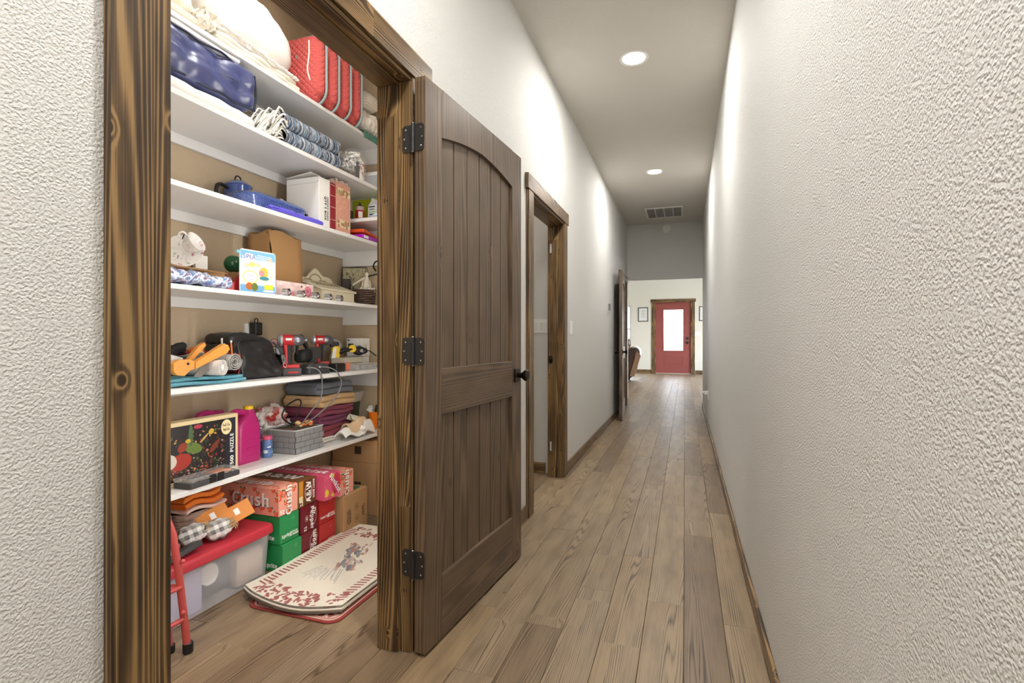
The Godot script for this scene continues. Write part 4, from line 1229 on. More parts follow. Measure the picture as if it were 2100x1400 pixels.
# ---------------------------------------------------------------- lowest shelf
func shelf_six() -> void:
	var Y := 0.5243
	# jigsaw box
	var jp := Paint.new(320, 200, rgb(40, 36, 38))
	var r := RandomNumberGenerator.new()
	r.seed = 12
	var cols := [rgb(60, 84, 56), rgb(92, 110, 54), rgb(150, 52, 44), rgb(196, 150, 70), rgb(74, 62, 60), rgb(200, 112, 110), rgb(52, 66, 72), rgb(176, 160, 140), rgb(36, 60, 44), rgb(120, 70, 50)]
	for i in 620:
		var x := r.randf_range(0.0, 0.86)
		var y := r.randf_range(0.1, 1.0)
		if r.randf() > 0.35 + y * 0.8: continue
		jp.ell(x, y, r.randf_range(0.004, 0.016), r.randf_range(0.006, 0.026), cols[r.randi() % 10], r.randf() * 3.0)
	jp.ell(0.36, 0.66, 0.12, 0.15, rgb(166, 54, 42), -0.2).ell(0.24, 0.62, 0.08, 0.14, rgb(214, 206, 196), -0.4).ell(0.15, 0.6, 0.06, 0.09, rgb(206, 150, 120))
	jp.ell(0.5, 0.45, 0.1, 0.1, rgb(104, 128, 64), 0.4).ell(0.47, 0.2, 0.025, 0.2, rgb(78, 106, 72)).ell(0.38, 0.4, 0.045, 0.09, rgb(150, 64, 44), 0.5).ell(0.44, 0.3, 0.03, 0.04, rgb(196, 170, 60))
	jp.ell(0.7, 0.2, 0.03, 0.06, rgb(206, 170, 70), 0.5).ell(0.62, 0.3, 0.07, 0.02, rgb(196, 164, 92), -0.8).ell(0.55, 0.06, 0.05, 0.04, rgb(176, 60, 84)).ell(0.74, 0.5, 0.09, 0.05, rgb(120, 60, 44), -0.9)
	jp.rect(0.88, 0.0, 0.12, 1.0, rgb(46, 48, 58)).ell(0.885, 0.17, 0.066, 0.15, rgb(238, 222, 176))
	for i in 9: jp.line(0.84 + 0.01 * i, 0.13 + 0.02 * (i % 2), 0.845 + 0.01 * i, 0.1 + 0.022 * (i % 3), 0.003, rgb(30, 26, 26)).line(0.845 + 0.009 * i, 0.22 + 0.02 * (i % 2), 0.85 + 0.009 * i, 0.19 + 0.02 * (i % 3), 0.003, rgb(30, 26, 26))
	var bj := mat(rgb(226, 206, 160), 0.5)
	var pz := thing("puzzle_box", "jigsaw box with a dark festive picture standing at the left of the lowest shelf", "puzzle box", Vector3(-1.975, Y, -1.6))
	part(pz, "box_lid", bx(0.06, 0.255, 0.45, 0.003), bj, Vector3(0, 0.1275, 0))
	plate(pz, "picture_print", mat(Color.WHITE, 0.32, {"tex": jp.tex()}), 0.42, 0.222, Vector3(0.0304, 0.1275, 0), FX)
	txt(pz, "500  PUZZLE", 0.018, M.ink_white, Vector3(0.0308, 0.098, -0.19), FX, 1.0, "lettering", PI / 2)
	# bit case
	var bc := thing("bit_case", "flat drill bit case with clear lid lying before the jigsaw box", "tool case", Vector3(-1.89, Y, -1.622), 0.06)
	part(bc, "tray", bx(0.09, 0.022, 0.25, 0.006, 2), M.dark_grey, Vector3(0, 0.011, 0))
	var bits := []
	for i in 26: bits.append([tube([Vector3(-0.03, 0, 0), Vector3(0.005 + 0.02 * (i % 2), 0, 0)], 0.0026, 6), T(0.012 * (i % 3), 0.027, -0.115 + i * 0.0088)])
	stuff(part(bc, "drill_bit", join(bits), M.steel))
	part(bc, "orange_insert", bx(0.06, 0.008, 0.08, 0.003), M.orange, Vector3(-0.005, 0.026, -0.06))
	part(bc, "clear_lid", bx(0.088, 0.018, 0.248, 0.006, 2), M.clear, Vector3(0, 0.031, 0))
	for z in [0.02, -0.02]: part(bc, "clasp", bx(0.006, 0.034, 0.03, 0.002), M.black, Vector3(0.046, 0.02, z))
	# magenta jugs
	var mg := mat(rgb(180, 38, 112), 0.35)
	for q in [[Vector3(-2.03, Y, -1.925), "magenta plastic jug with yellow cap standing right of the jigsaw box", 0.0], [Vector3(-2.135, Y, -1.845), "magenta plastic jug farther back, only its top above the jigsaw box", 0.02]]:
		var j := thing("plastic_jug", q[1], "jug", q[0], 0.0, "magenta jugs")
		var capped: bool = q[2] == 0.0
		part(j, "body", loft([[0.1, 0.14, 0.02, 0.0], [0.112, 0.15, 0.025, 0.012], [0.114, 0.152, 0.03, 0.15], [0.108, 0.145, 0.035, 0.185], [0.07, 0.07, 0.03, 0.225, 0, -0.035], [0.05, 0.052, 0.025, 0.245, 0, -0.04], [0.046, 0.048, 0.02, 0.25, 0, -0.04]]), mg)
		part(j, "handle", tube([Vector3(0, 0.23, -0.02), Vector3(0, 0.244, 0.02), Vector3(0, 0.235, 0.06), Vector3(0, 0.2, 0.072), Vector3(0, 0.15, 0.07)], 0.016, 12, 4), mg)
		if capped: part(j, "cap", lathe([Vector2(0, 0), Vector2(0.022, 0), Vector2(0.023, 0.002), Vector2(0.023, 0.015), Vector2(0.02, 0.018), Vector2(0, 0.018)], 20), M.yellow, Vector3(0, 0.249, -0.04))
		for i in 4: part(j, "grip_rib", bx(0.004, 0.009, 0.07, 0.0018), mg, Vector3(0.0565, 0.035 + i * 0.036, -0.015))
	# water bottles
	for q in [[Vector3(-1.99, Y, -2.045), "small blue printed bottle with a pink lid beside the magenta jug", rgb(214, 80, 120), 0.09, rgb(92, 120, 170)], [Vector3(-2.075, Y, -2.06), "dark bottle with a blue lid behind the pink-lidded bottle", rgb(72, 112, 152), 0.115, rgb(50, 62, 96)]]:
		var b := thing("drink_bottle", q[1], "bottle", q[0])
		var bp := Paint.new(64, 64, q[4])
		for i in 24: bp.ell(r.randf(), r.randf_range(0.2, 0.8), 0.09, 0.06, [rgb(60, 150, 176), rgb(210, 222, 230), rgb(74, 92, 150), rgb(40, 70, 120)][r.randi() % 4], r.randf())
		part(b, "body", lathe([Vector2(0, 0), Vector2(0.022, 0), Vector2(0.024, 0.003), Vector2(0.024, q[3] - 0.012), Vector2(0.02, q[3])], 22), mat(q[4], 0.3))
		part(b, "print_sleeve", lathe([Vector2(0.0243, 0.012), Vector2(0.0243, q[3] - 0.018)], 22), mat(Color.WHITE, 0.3, {"tex": bp.tex()}))
		part(b, "lid", lathe([Vector2(0.0, q[3]), Vector2(0.023, q[3]), Vector2(0.024, q[3] + 0.003), Vector2(0.023, q[3] + 0.017), Vector2(0, q[3] + 0.019)], 22), mat(q[2], 0.35))
	# plastic bag with red print
	var bgp := noise_tex(0.02, 2, 128, 1, 6, [[0.0, rgb(236, 232, 228)], [0.55, rgb(238, 234, 230)], [0.62, rgb(190, 70, 60)], [0.75, rgb(176, 50, 46)], [1.0, rgb(200, 90, 80)]])
	var pb := thing("plastic_bag", "crumpled white plastic bag with red print behind the grey basket", "bag", Vector3(-2.145, Y, -2.25))
	part(pb, "body", soft(0.11, 0.14, 0.2, 0.05, 12, func(p: Vector3):
		var k: float = 1.0 + 0.32 * nz.get_noise_3dv(p * 17.0) + 0.12 * nz.get_noise_3dv(p * 50.0)
		return Vector3(p.x * k, p.y * k + 0.02 * nz.get_noise_3dv(p * 14.0), p.z * k)), mat(rgb(240, 238, 236), 0.35), Vector3(0, 0.08, 0))
	part(pb, "printed_top", soft(0.12, 0.12, 0.16, 0.05, 12, func(p: Vector3): return p * (1.0 + 0.36 * nz.get_noise_3dv(p * 19.0 + Vector3(3, 1, 2)) + 0.14 * nz.get_noise_3dv(p * 52.0))), mat(Color.WHITE, 0.4, {"tex": bgp, "tri": true, "scale": Vector3(5, 5, 5)}), Vector3(0, 0.17, 0.025))
	# woven grey basket with its contents
	var gb := mat(rgb(140, 140, 142), 0.55)
	var gd := mat(rgb(88, 88, 90), 0.7)
	var bk := thing("woven_basket", "grey woven strap basket at the front of the lowest shelf", "basket", Vector3(-1.985, Y, -2.237))
	part(bk, "liner", loft([[0.186, 0.212, 0.01, 0.0], [0.188, 0.214, 0.01, 0.118]], 1), gd)
	for row in 4:
		for i in 6:
			var w := 0.0335
			var al := (row + i) % 2
			var lift := 0.0022 if al else 0.0008
			part(bk, "strap", bx(0.003, 0.0275, w, 0.001), gb, Vector3(0.0945 + lift, 0.016 + row * 0.029, 0.0875 - i * 0.035 + (0.008 if row % 2 else 0.0)))
			if i < 5: part(bk, "strap", bx(0.0345, 0.0275, 0.003, 0.001), gb, Vector3(0.072 - i * 0.036, 0.016 + row * 0.029, 0.1075 + lift))
	part(bk, "rim", loft([[0.186, 0.212, 0.01, 0.116], [0.194, 0.22, 0.012, 0.117], [0.194, 0.22, 0.012, 0.123], [0.186, 0.212, 0.01, 0.124]], 0), M.pale_grey)
	one("brown_pouch", "dark brown cloth bundle filling the grey woven basket", "pouch", soft(0.16, 0.04, 0.18, 0.018, 6, wob(0.02, 20.0)), mat(rgb(92, 78, 68), 0.9), Vector3(-1.985, Y + 0.1, -2.235))
	var fc := []
	for i in 16: fc.append([ball(0.014, 0.01, 0.012, 8), T(rng.randf_range(-0.03, 0.03), rng.randf_range(0, 0.02), rng.randf_range(-0.04, 0.04))])
	var fl := thing("dried_flowers", "small orange and yellow flower cluster lying in the grey woven basket", "flowers", Vector3(-1.95, Y + 0.128, -2.265))
	stuff(part(fl, "petal", join(fc.slice(0, 9)), mat(rgb(226, 130, 70), 0.8)))
	stuff(part(fl, "pale_petal", join(fc.slice(9)), mat(rgb(240, 214, 150), 0.8)))
	# towels
	var terry := noise_tex(0.35, 2, 256, 1, 15)
	var tow := func(c: Color): return mat(c, 1.0, {"bump": terry, "h": 0.22, "tri": true, "scale": Vector3(9, 9, 9), "rim": 0.3})
	var y := Y
	var st := [[rgb(226, 220, 210), 0.03, 0.235, 0.3, 0.0, "white towel folded at the bottom of the towel stack"], [rgb(136, 62, 74), 0.064, 0.235, 0.3, 0.0, "burgundy folded towel second from the bottom of the stack"], [rgb(122, 58, 88), 0.05, 0.24, 0.31, 0.1, "plum folded towel in the middle of the towel stack"], [rgb(134, 60, 82), 0.052, 0.25, 0.32, 0.0, "burgundy folded towel just below the tan one"], [rgb(206, 172, 128), 0.064, 0.262, 0.335, 0.15, "tan folded towel below the grey one on the stack"], [rgb(112, 118, 130), 0.068, 0.235, 0.31, -0.2, "slate grey folded towel on top of the towel stack"]]
	for i in st.size():
		var q: Array = st[i]
		var t := thing("folded_towel", q[5], "towel", Vector3(-2.062, y, -2.53), q[4] * 0.3, "folded towels on the lowest shelf")
		var n := 2
		var lh: float = q[1] / n
		for k in n:
			part(t, "fold", soft(q[2] - 0.006 * k, lh * 0.98, q[3] - 0.01 * k, lh * 0.45, 10, func(p: Vector3):
				var s := 1.0 if k == 0 else -1.0
				return p + Vector3(0.006 * sin(p.z * 21.0 + i), 0.0025 * sin(p.z * 26.0 + i * 2.0) * (p.x + 0.1) * 6.0 + 0.0025 * nz.get_noise_2d(p.x * 12.0 + i, p.z * 12.0), 0.004 * sin(p.x * 24.0 + i + s))), tow.call(q[0]), Vector3(0.0, lh * (k + 0.5), 0))
		part(t, "rolled_edge", tube([Vector3(-q[2] * 0.44, q[1] * 0.5, q[3] / 2 - 0.01), Vector3(0, q[1] * 0.47, q[3] / 2 - 0.006), Vector3(q[2] * 0.45, q[1] * 0.5, q[3] / 2 - 0.012)], q[1] * 0.32, 10, 4), tow.call(q[0]))
		y += q[1] + 0.0025
	# napkins
	var nk := thing("cloth_napkins", "crumpled white and tan kitchen cloths bundled at the shelf edge", "cloth", Vector3(-1.9, Y + 0.008, -2.66))
	part(nk, "lower_cloth", sheet(14, 10, func(u: float, v: float): return Vector3(lerpf(-0.032, 0.045, v) , 0.012 + 0.075 * sin(PI * v) * (0.4 + 0.6 * u) + 0.012 * sin(u * 11.0), lerpf(0.17, -0.12, u)), 0.006), mat(rgb(238, 236, 230), 0.95))
	part(nk, "tan_cloth", sheet(14, 10, func(u: float, v: float): return Vector3(lerpf(-0.03, 0.035, v), 0.022 + 0.085 * sin(PI * (0.15 + v * 0.8)) * (0.6 + 0.4 * u) + 0.008 * sin(u * 9.0 + 2.0), lerpf(0.11, -0.07, u)), 0.006), mat(rgb(222, 192, 156), 0.95))
	part(nk, "white_cloth", soft(0.05, 0.05, 0.17, 0.022, 8, wob(0.02, 22.0)), mat(rgb(242, 240, 236), 0.95), Vector3(0.012, 0.035, -0.06), Vector3(0.1, 0.3, 0.1))
	part(nk, "printed_cloth", sheet(8, 6, func(u: float, v: float): return Vector3(-0.034 + 0.04 * v, 0.1 + 0.03 * sin(PI * v) - 0.04 * u, 0.05 - 0.13 * u), 0.005), mat(rgb(224, 226, 208), 0.95))
	# gift bag, cup
	var gbag := thing("gift_bag", "glossy dark green paper bag open at the top beside the towels", "bag", Vector3(-2.11, Y, -2.845), 0.15)
	part(gbag, "bag", loft([[0.1, 0.13, 0.004, 0.0], [0.11, 0.14, 0.004, 0.13], [0.12, 0.15, 0.004, 0.19]], 1, 1), mat(rgb(26, 48, 26), 0.18, {"coat": 0.6}))
	part(gbag, "folded_lip", loft([[0.122, 0.152, 0.004, 0.18], [0.14, 0.19, 0.004, 0.215], [0.15, 0.2, 0.004, 0.245]], 0, 1), mat(rgb(196, 198, 190), 0.5))
	var cu := thing("orange_cup", "orange tumbler holding small items at the right end of the lowest shelf", "cup", Vector3(-1.945, Y, -2.9))
	part(cu, "coaster", cyl(0.033, 0.004, 24, 0.001), M.pale_grey, Vector3(0, 0.0022, 0))
	part(cu, "tumbler", lathe([Vector2(0, 0.005), Vector2(0.023, 0.005), Vector2(0.024, 0.008), Vector2(0.033, 0.115), Vector2(0.031, 0.115), Vector2(0.022, 0.01), Vector2(0, 0.01)], 24), mat(rgb(238, 130, 30), 0.25))
	one("paper_tissue", "crumpled white tissue sticking out of the orange tumbler", "tissue", soft(0.03, 0.05, 0.03, 0.012, 5, wob(0.02, 40.0)), M.white, Vector3(-1.957, Y + 0.125, -2.893))
	one("dark_pen", "dark pen handle sticking out of the orange tumbler", "pen", tube([Vector3(0, 0, 0), Vector3(0.012, 0.12, -0.012)], 0.008, 8), M.black, Vector3(-1.937, Y + 0.04, -2.903))
	# cords
	one("power_lead", "black power lead looping out of the grey woven basket", "power lead", tube([Vector3(-1.98, 0.63, -2.19), Vector3(-1.985, 0.66, -2.2), Vector3(-1.99, 0.69, -2.24), Vector3(-1.99, 0.76, -2.28), Vector3(-1.985, 0.785, -2.27), Vector3(-1.98, 0.79, -2.23), Vector3(-1.985, 0.765, -2.17), Vector3(-1.985, 0.725, -2.14), Vector3(-1.985, 0.7, -2.15), Vector3(-1.985, 0.672, -2.19), Vector3(-1.98, 0.66, -2.23), Vector3(-1.975, 0.665, -2.29)], 0.0042, 8, 5), M.black)
	for q in [[[Vector3(-1.9, 0.965, -2.222), Vector3(-1.865, 0.962, -2.245), Vector3(-1.842, 0.935, -2.262), Vector3(-1.84, 0.88, -2.27), Vector3(-1.842, 0.8, -2.26), Vector3(-1.86, 0.74, -2.21), Vector3(-1.9, 0.68, -2.19), Vector3(-1.94, 0.655, -2.185)], "grey charging cable hanging over the shelf edge below the red driver"], [[Vector3(-1.9, 0.965, -2.33), Vector3(-1.86, 0.958, -2.36), Vector3(-1.842, 0.93, -2.4), Vector3(-1.838, 0.87, -2.43), Vector3(-1.84, 0.8, -2.39), Vector3(-1.86, 0.74, -2.32), Vector3(-1.9, 0.69, -2.27), Vector3(-1.94, 0.658, -2.24)], "grey charging cable hanging over the shelf edge below the grey charger"]]:
		one("charging_cable", q[1], "cable", tube(q[0], 0.0034, 8, 6), mat(rgb(120, 122, 122), 0.5))

# ---------------------------------------------------------------- second shelf: tools
func shelf_five() -> void:
	var Y := 0.9263
	var mesh_b := noise_tex(0.25, 1, 128, 4, 3)
	var tl := thing("shelf_liner", "teal grip liner folded flat at the left of the tool shelf", "shelf liner", Vector3(-1.965, Y, -1.6))
	for k in 2: part(tl, "fold", soft(0.155 - 0.012 * k, 0.015, 0.44 - 0.02 * k, 0.007, 10, func(p: Vector3): return p + Vector3(0, 0.003 * sin(p.z * 18.0 + k), 0)), mat(rgb(98, 160, 178), 0.85, {"bump": mesh_b, "h": 0.3, "tri": true, "scale": Vector3(12, 12, 12)}), Vector3(-0.004 * k, 0.0095 + 0.017 * k, 0.0))
	var spiral := func(turns: float, r0: float, r1: float, w: float, fx: float, m: Material, par: Node3D, n: String, at: Vector3, rot: Vector3):
		var pts := []
		var cnt := int(turns * 22)
		for i in cnt + 1:
			var a := TAU * turns * i / cnt
			var rr := lerpf(r0, r1, i / float(cnt))
			pts.append(Vector2(cos(a) * rr * fx, sin(a) * rr))
		part(par, n, sheet(cnt, 1, func(u: float, v: float):
			var q: Vector2 = pts[int(round(u * cnt))]
			return Vector3(q.x, q.y, (v - 0.5) * w), 0.0022), m, at, rot)
	var gl := mat(rgb(196, 194, 190), 0.85, {"bump": mesh_b, "h": 0.3, "tri": true, "scale": Vector3(12, 12, 12)})
	var wl := mat(rgb(236, 232, 230), 0.8)
	var r1 := thing("paper_roll", "white floral paper roll lying on the teal liner, end towards the door", "paper roll", Vector3(-1.995, Y + 0.072, -1.63), 0.0)
	spiral.call(4.0, 0.012, 0.036, 0.28, 1.0, wl, r1, "roll", V0, Vector3(0, 1.85, 0))
	part(r1, "core", tube([Vector3(0, 0, -0.138), Vector3(0, 0, 0.138)], 0.012, 14), M.white, V0, Vector3(0, 1.85, 0))
	var r2 := thing("grip_liner_roll", "grey grip liner rolled loosely beside the black tool bag", "shelf liner", Vector3(-1.985, Y + 0.092, -1.735), 0.0)
	spiral.call(3.0, 0.012, 0.04, 0.2, 1.25, gl, r2, "roll", Vector3(0.0, 0.0, 0.0), Vector3(0, 1.8, 0.15))
	part(r2, "loose_flap", sheet(12, 6, func(u: float, v: float): return Vector3(0.02 + 0.05 * sin(u * PI), -0.055 + 0.09 * u * u, lerpf(0.07, -0.095, u) + 0.0 * v) + Vector3(-0.16, 0, 0.0) * v, 0.003), gl)
	part(r2, "back_fold", sheet(10, 4, func(u: float, v: float): return Vector3(lerpf(0.05, -0.13, v), 0.035 - 0.03 * u + 0.008 * sin(v * 5.0), lerpf(0.075, 0.01, u)), 0.003), gl)
	# orange hand tool
	var om := mat(rgb(224, 154, 66), 0.45)
	var ot := thing("pipe_cutter", "orange-yellow plastic pipe cutter lying on the rolled liners", "tool", Vector3(-1.905, Y + 0.085, -1.545), PI / 2)
	part(ot, "head", prism([Vector2(-0.05, -0.02), Vector2(-0.035, -0.035), Vector2(-0.005, -0.04), Vector2(0.02, -0.02), Vector2(0.05, -0.01), Vector2(0.05, 0.012), Vector2(0.02, 0.025), Vector2(-0.03, 0.025), Vector2(-0.05, 0.01)], 0.022), om, Vector3(-0.03, 0, 0.01))
	part(ot, "handle", prism([Vector2(0.0, -0.014), Vector2(0.15, 0.045), Vector2(0.165, 0.062), Vector2(0.155, 0.082), Vector2(0.135, 0.085), Vector2(0.0, 0.012)], 0.024), om, Vector3(0.01, 0.0, 0.014))
	part(ot, "handle", prism([Vector2(0.0, 0.0), Vector2(0.07, 0.07), Vector2(0.062, 0.082), Vector2(0.04, 0.07), Vector2(-0.01, 0.016)], 0.018), om, Vector3(0.02, 0.01, -0.02))
	for x in [-0.02]: part(ot, "rivet", ball(0.005, 0.005, 0.005, 10), M.black, Vector3(x, 0.008, 0.022))
	part(ot, "blade", prism([Vector2(0.0, -0.045), Vector2(0.03, -0.05), Vector2(0.1, -0.004), Vector2(0.09, 0.006), Vector2(0.03, -0.012)], 0.004), M.steel, Vector3(0.0, 0, 0.026))
	var wa := thing("black_wallet", "black folded leather tool pouch behind the orange pipe cutter", "pouch", Vector3(-2.1, Y + 0.135, -1.62), 0.4)
	part(wa, "pouch", soft(0.06, 0.03, 0.15, 0.012, 6, wob(0.012, 22.0)), M.black_soft, V0, Vector3(0.35, 0, 0))
	part(wa, "red_trim", bx(0.055, 0.022, 0.03, 0.006), mat(rgb(120, 36, 34), 0.6), Vector3(0, -0.005, -0.085), Vector3(-0.6, 0, 0))
	one("folded_rags", "dark folded rags under the black leather tool pouch", "cloth", soft(0.1, 0.1, 0.2, 0.03, 8, wob(0.02, 16.0)), mat(rgb(110, 106, 104), 0.95), Vector3(-2.155, Y + 0.06, -1.6))
	var ct := thing("sealant_tube", "white sealant tube lying at the left end of the tool shelf", "tube", Vector3(-2.0, Y + 0.11, -1.5))
	part(ct, "barrel", tube([Vector3(0, 0, 0.12), Vector3(0, 0.0, -0.03)], 0.021, 16), M.pale_grey)
	part(ct, "tip", tube([Vector3(0, 0, -0.03), Vector3(0, 0, -0.055), Vector3(0, -0.004, -0.09)], [0.021, 0.008], 14), M.white)
	var tm := thing("tape_measure", "round orange tape measure behind the left side of the black tool bag", "tape measure", Vector3(-2.13, Y + 0.125, -1.765))
	part(tm, "case", cyl(0.032, 0.04, 22, 0.006), M.orange, V0, Vector3(0, 0, PI / 2))
	part(tm, "sticker", cyl(0.018, 0.002, 18, 0.0005), M.pale_grey, Vector3(0.0208, 0, 0.0), Vector3(0, 0, PI / 2))
	one("small_crate", "small dark box under the orange tape measure", "box", bx(0.09, 0.09, 0.1, 0.004), M.dark_grey, Vector3(-2.15, Y + 0.0455, -1.76))
	# tool bag
	var leath := mat(rgb(34, 34, 36), 0.4, {"bump": noise_tex(0.12, 3, 256, 1, 44), "h": 0.12, "tri": true, "scale": Vector3(6, 6, 6)})
	var tb := thing("tool_bag", "large black leather tool bag with red trim in the middle of the tool shelf", "tool bag", Vector3(-2.05, Y, -1.96))
	part(tb, "body", soft(0.25, 0.19, 0.285, 0.04, 12, func(p: Vector3):
		var k: float = clampf((p.y + 0.095) / 0.19, 0, 1)
		var sag := 0.012 * sin(p.y * 40.0 + p.z * 16.0) * (p.x + 0.125) * 4.0
		return Vector3(p.x * (1.0 - 0.3 * k * k) + sag - 0.03 * k, p.y + 0.012 * nz.get_noise_2d(p.x * 14.0, p.z * 11.0) * k, p.z * (1.0 - 0.22 * k * k)) + Vector3(1, 0.4, 0.6) * 0.008 * nz.get_noise_3dv(p * 22.0)), leath, Vector3(0, 0.097, 0))
	part(tb, "top_flap", soft(0.17, 0.05, 0.235, 0.02, 10, func(p: Vector3): return p + Vector3(0, 0.016 * sin(p.z * 16.0 + 1.0) + 0.006 * nz.get_noise_3dv(p * 25.0), 0)), leath, Vector3(-0.04, 0.182, 0.005))
	part(tb, "seam_piping", tube([Vector3(0.118, 0.02, 0.12), Vector3(0.095, 0.11, 0.115), Vector3(0.06, 0.165, 0.095), Vector3(0.03, 0.185, 0.05)], 0.004, 8, 5), mat(rgb(70, 70, 72), 0.5))
	part(tb, "zip_edge", tube([Vector3(0.07, 0.178, -0.11), Vector3(0.092, 0.14, -0.13), Vector3(0.108, 0.08, -0.142)], 0.005, 8, 5), M.hinge)
	var pull := part(tb, "buckle", prism(rrect(0.018, 0.04, 0.005), 0.006), M.hinge, Vector3(0.108, 0.09, -0.142), Vector3(0, 1.0, 0.2))
	part(pull, "ring", tube([Vector3(0, -0.02, 0), Vector3(0.008, -0.03, 0), Vector3(0, -0.045, 0), Vector3(-0.008, -0.03, 0), Vector3(0, -0.02, 0)], 0.002, 6, 4), M.steel)
	part(tb, "red_rim", prism([Vector2(-0.13, 0.0), Vector2(0.0, -0.004), Vector2(0.12, -0.014), Vector2(0.12, 0.006), Vector2(0.0, 0.02), Vector2(-0.13, 0.018)], 0.012), mat(rgb(190, 60, 48), 0.5), Vector3(0.0, 0.115, 0.142))
	part(tb, "mesh_pocket", prism([Vector2(-0.12, 0.0), Vector2(0.1, 0.0), Vector2(0.12, 0.1), Vector2(-0.12, 0.11)], 0.006), mat(rgb(132, 46, 50), 0.85, {"bump": mesh_b, "h": 0.3, "tri": true, "scale": Vector3(14, 14, 14)}), Vector3(0.01, 0.004, 0.142))
	for q in [[0.045, rgb(236, 232, 222), "pencil with a white eraser", 0.07], [0.06, rgb(226, 190, 60), "yellow pencil", 0.045], [0.1, rgb(240, 130, 50), "orange and white marking pen", 0.06]]:
		var p := thing("pencil", q[2] + " standing in the red-rimmed pocket of the tool bag", "pencil", Vector3(-2.05 + q[0] - 0.015, Y + 0.115, -1.81), 0.0, "pencils in the tool bag")
		part(p, "shaft", tube([V0, Vector3(-0.006, q[3], 0.0)], 0.004, 6), mat(q[1], 0.5))
		part(p, "eraser", cyl(0.0042, 0.012, 8, 0.001), M.white, Vector3(-0.006, q[3] + 0.005, 0.0))
	# outlet with charger on the back wall
	var ou := thing("wall_outlet", "white wall outlet on the tan pantry wall above the tool bag", "outlet", Vector3(PX, 1.14, -2.155), PI / 2)
	part(ou, "cover_plate", prism(rrect(0.075, 0.12, 0.005), 0.006), M.white, Vector3(0, 0, 0.003))
	for s in [-1, 1]: part(ou, "socket", bx(0.034, 0.03, 0.004, 0.0015), M.white_paint, Vector3(0, s * 0.021, 0.007))
	var ad := thing("power_adapter", "black power adapter plugged into the upper socket of the pantry outlet", "adapter", Vector3(PX + 0.009, 1.172, -2.165), PI / 2)
	part(ad, "case", bx(0.052, 0.07, 0.045, 0.008, 2), M.black, Vector3(0, 0.0, 0.0235))
	for i in 5: part(ad, "cooling_rib", bx(0.003, 0.055, 0.003, 0.001), M.dark_grey, Vector3(-0.018 + i * 0.009, 0, 0.0465))
	part(ad, "loop", tube([Vector3(-0.012, 0.034, 0.025), Vector3(-0.01, 0.05, 0.025), Vector3(0, 0.056, 0.025), Vector3(0.01, 0.05, 0.025), Vector3(0.012, 0.034, 0.025)], 0.003, 8, 4), M.black)
	var pl := thing("black_plug", "black plug in the lower socket of the pantry outlet", "plug", Vector3(PX + 0.009, 1.118, -2.155), PI / 2)
	part(pl, "plug_body", bx(0.034, 0.022, 0.03, 0.006, 2), M.black, Vector3(0, 0, 0.016))
	part(pl, "cord", tube([Vector3(0.012, 0, 0.028), Vector3(0.03, -0.006, 0.04), Vector3(0.05, -0.04, 0.045), Vector3(0.06, -0.1, 0.05)], 0.003, 6, 5), M.black)
	# flashlights
	for q in [[Vector3(-2.03, 1.098, -2.135), 0.022, rgb(226, 170, 166), "pink-fronted round flashlight on its side right of the tool bag", M.black], [Vector3(-2.0, 1.058, -2.14), 0.024, rgb(176, 180, 186), "silver-fronted round flashlight below the pink-fronted one", M.dark_grey]]:
		var f := thing("flashlight", q[3], "flashlight", q[0], 0.75)
		part(f, "barrel", lathe([Vector2(0, -0.12), Vector2(0.014, -0.12), Vector2(0.015, -0.05), Vector2(q[1], -0.03), Vector2(q[1], 0.0), Vector2(q[1] - 0.003, 0.001)], 18), q[4], V0, Vector3(PI / 2, 0, 0))
		part(f, "lens", lathe([Vector2(q[1] - 0.003, 0.0), Vector2(q[1] * 0.5, 0.004), Vector2(0, 0.005)], 18), mat(q[2], 0.25), V0, Vector3(PI / 2, 0, 0))
	one("tool_roll", "dark rolled tool cloth under the two flashlights", "tool roll", soft(0.07, 0.11, 0.07, 0.025, 6, wob(0.01, 30.0)), M.black_soft, Vector3(-2.09, Y + 0.056, -2.2))
	# drivers
	var red := mat(rgb(186, 36, 40), 0.4)
	var mk := func(label: String, at: Vector3, turn: float, s: float, batt: bool):
		var d := thing("impact_driver", label, "power tool", at, turn, "red and black cordless drivers")
		part(d, "motor_housing", lathe([Vector2(0, -0.06 * s), Vector2(0.022 * s, -0.058 * s), Vector2(0.03 * s, -0.045 * s), Vector2(0.03 * s, 0.012 * s), Vector2(0.029 * s, 0.014 * s)], 20), red, Vector3(0, 0.185, 0), Vector3(0, 0, -PI / 2))
		part(d, "gear_nose", lathe([Vector2(0.03 * s, 0.014 * s), Vector2(0.031 * s, 0.03 * s), Vector2(0.028 * s, 0.05 * s), Vector2(0.016 * s, 0.066 * s), Vector2(0.01 * s, 0.07 * s), Vector2(0.01 * s, 0.08 * s), Vector2(0, 0.08 * s)], 20), mat(rgb(120, 124, 130), 0.3, {"metal": 0.7}), Vector3(0, 0.185, 0), Vector3(0, 0, -PI / 2))
		part(d, "end_cap", lathe([Vector2(0.0, -0.064 * s), Vector2(0.02 * s, -0.062 * s), Vector2(0.031 * s, -0.05 * s), Vector2(0.031 * s, -0.04 * s)], 20), mat(rgb(176, 180, 184), 0.35, {"metal": 0.6}), Vector3(0, 0.185, 0), Vector3(0, 0, -PI / 2))
		part(d, "badge", bx(0.03 * s, 0.012, 0.004, 0.002), M.white, Vector3(-0.012, 0.19, 0.03 * s))
		part(d, "grip", loft([[0.034, 0.03, 0.012, 0.05, -0.01, 0], [0.032, 0.028, 0.012, 0.1, -0.008, 0], [0.036, 0.03, 0.013, 0.14, -0.012, 0], [0.048, 0.034, 0.014, 0.17, -0.012, 0]]), M.black_soft)
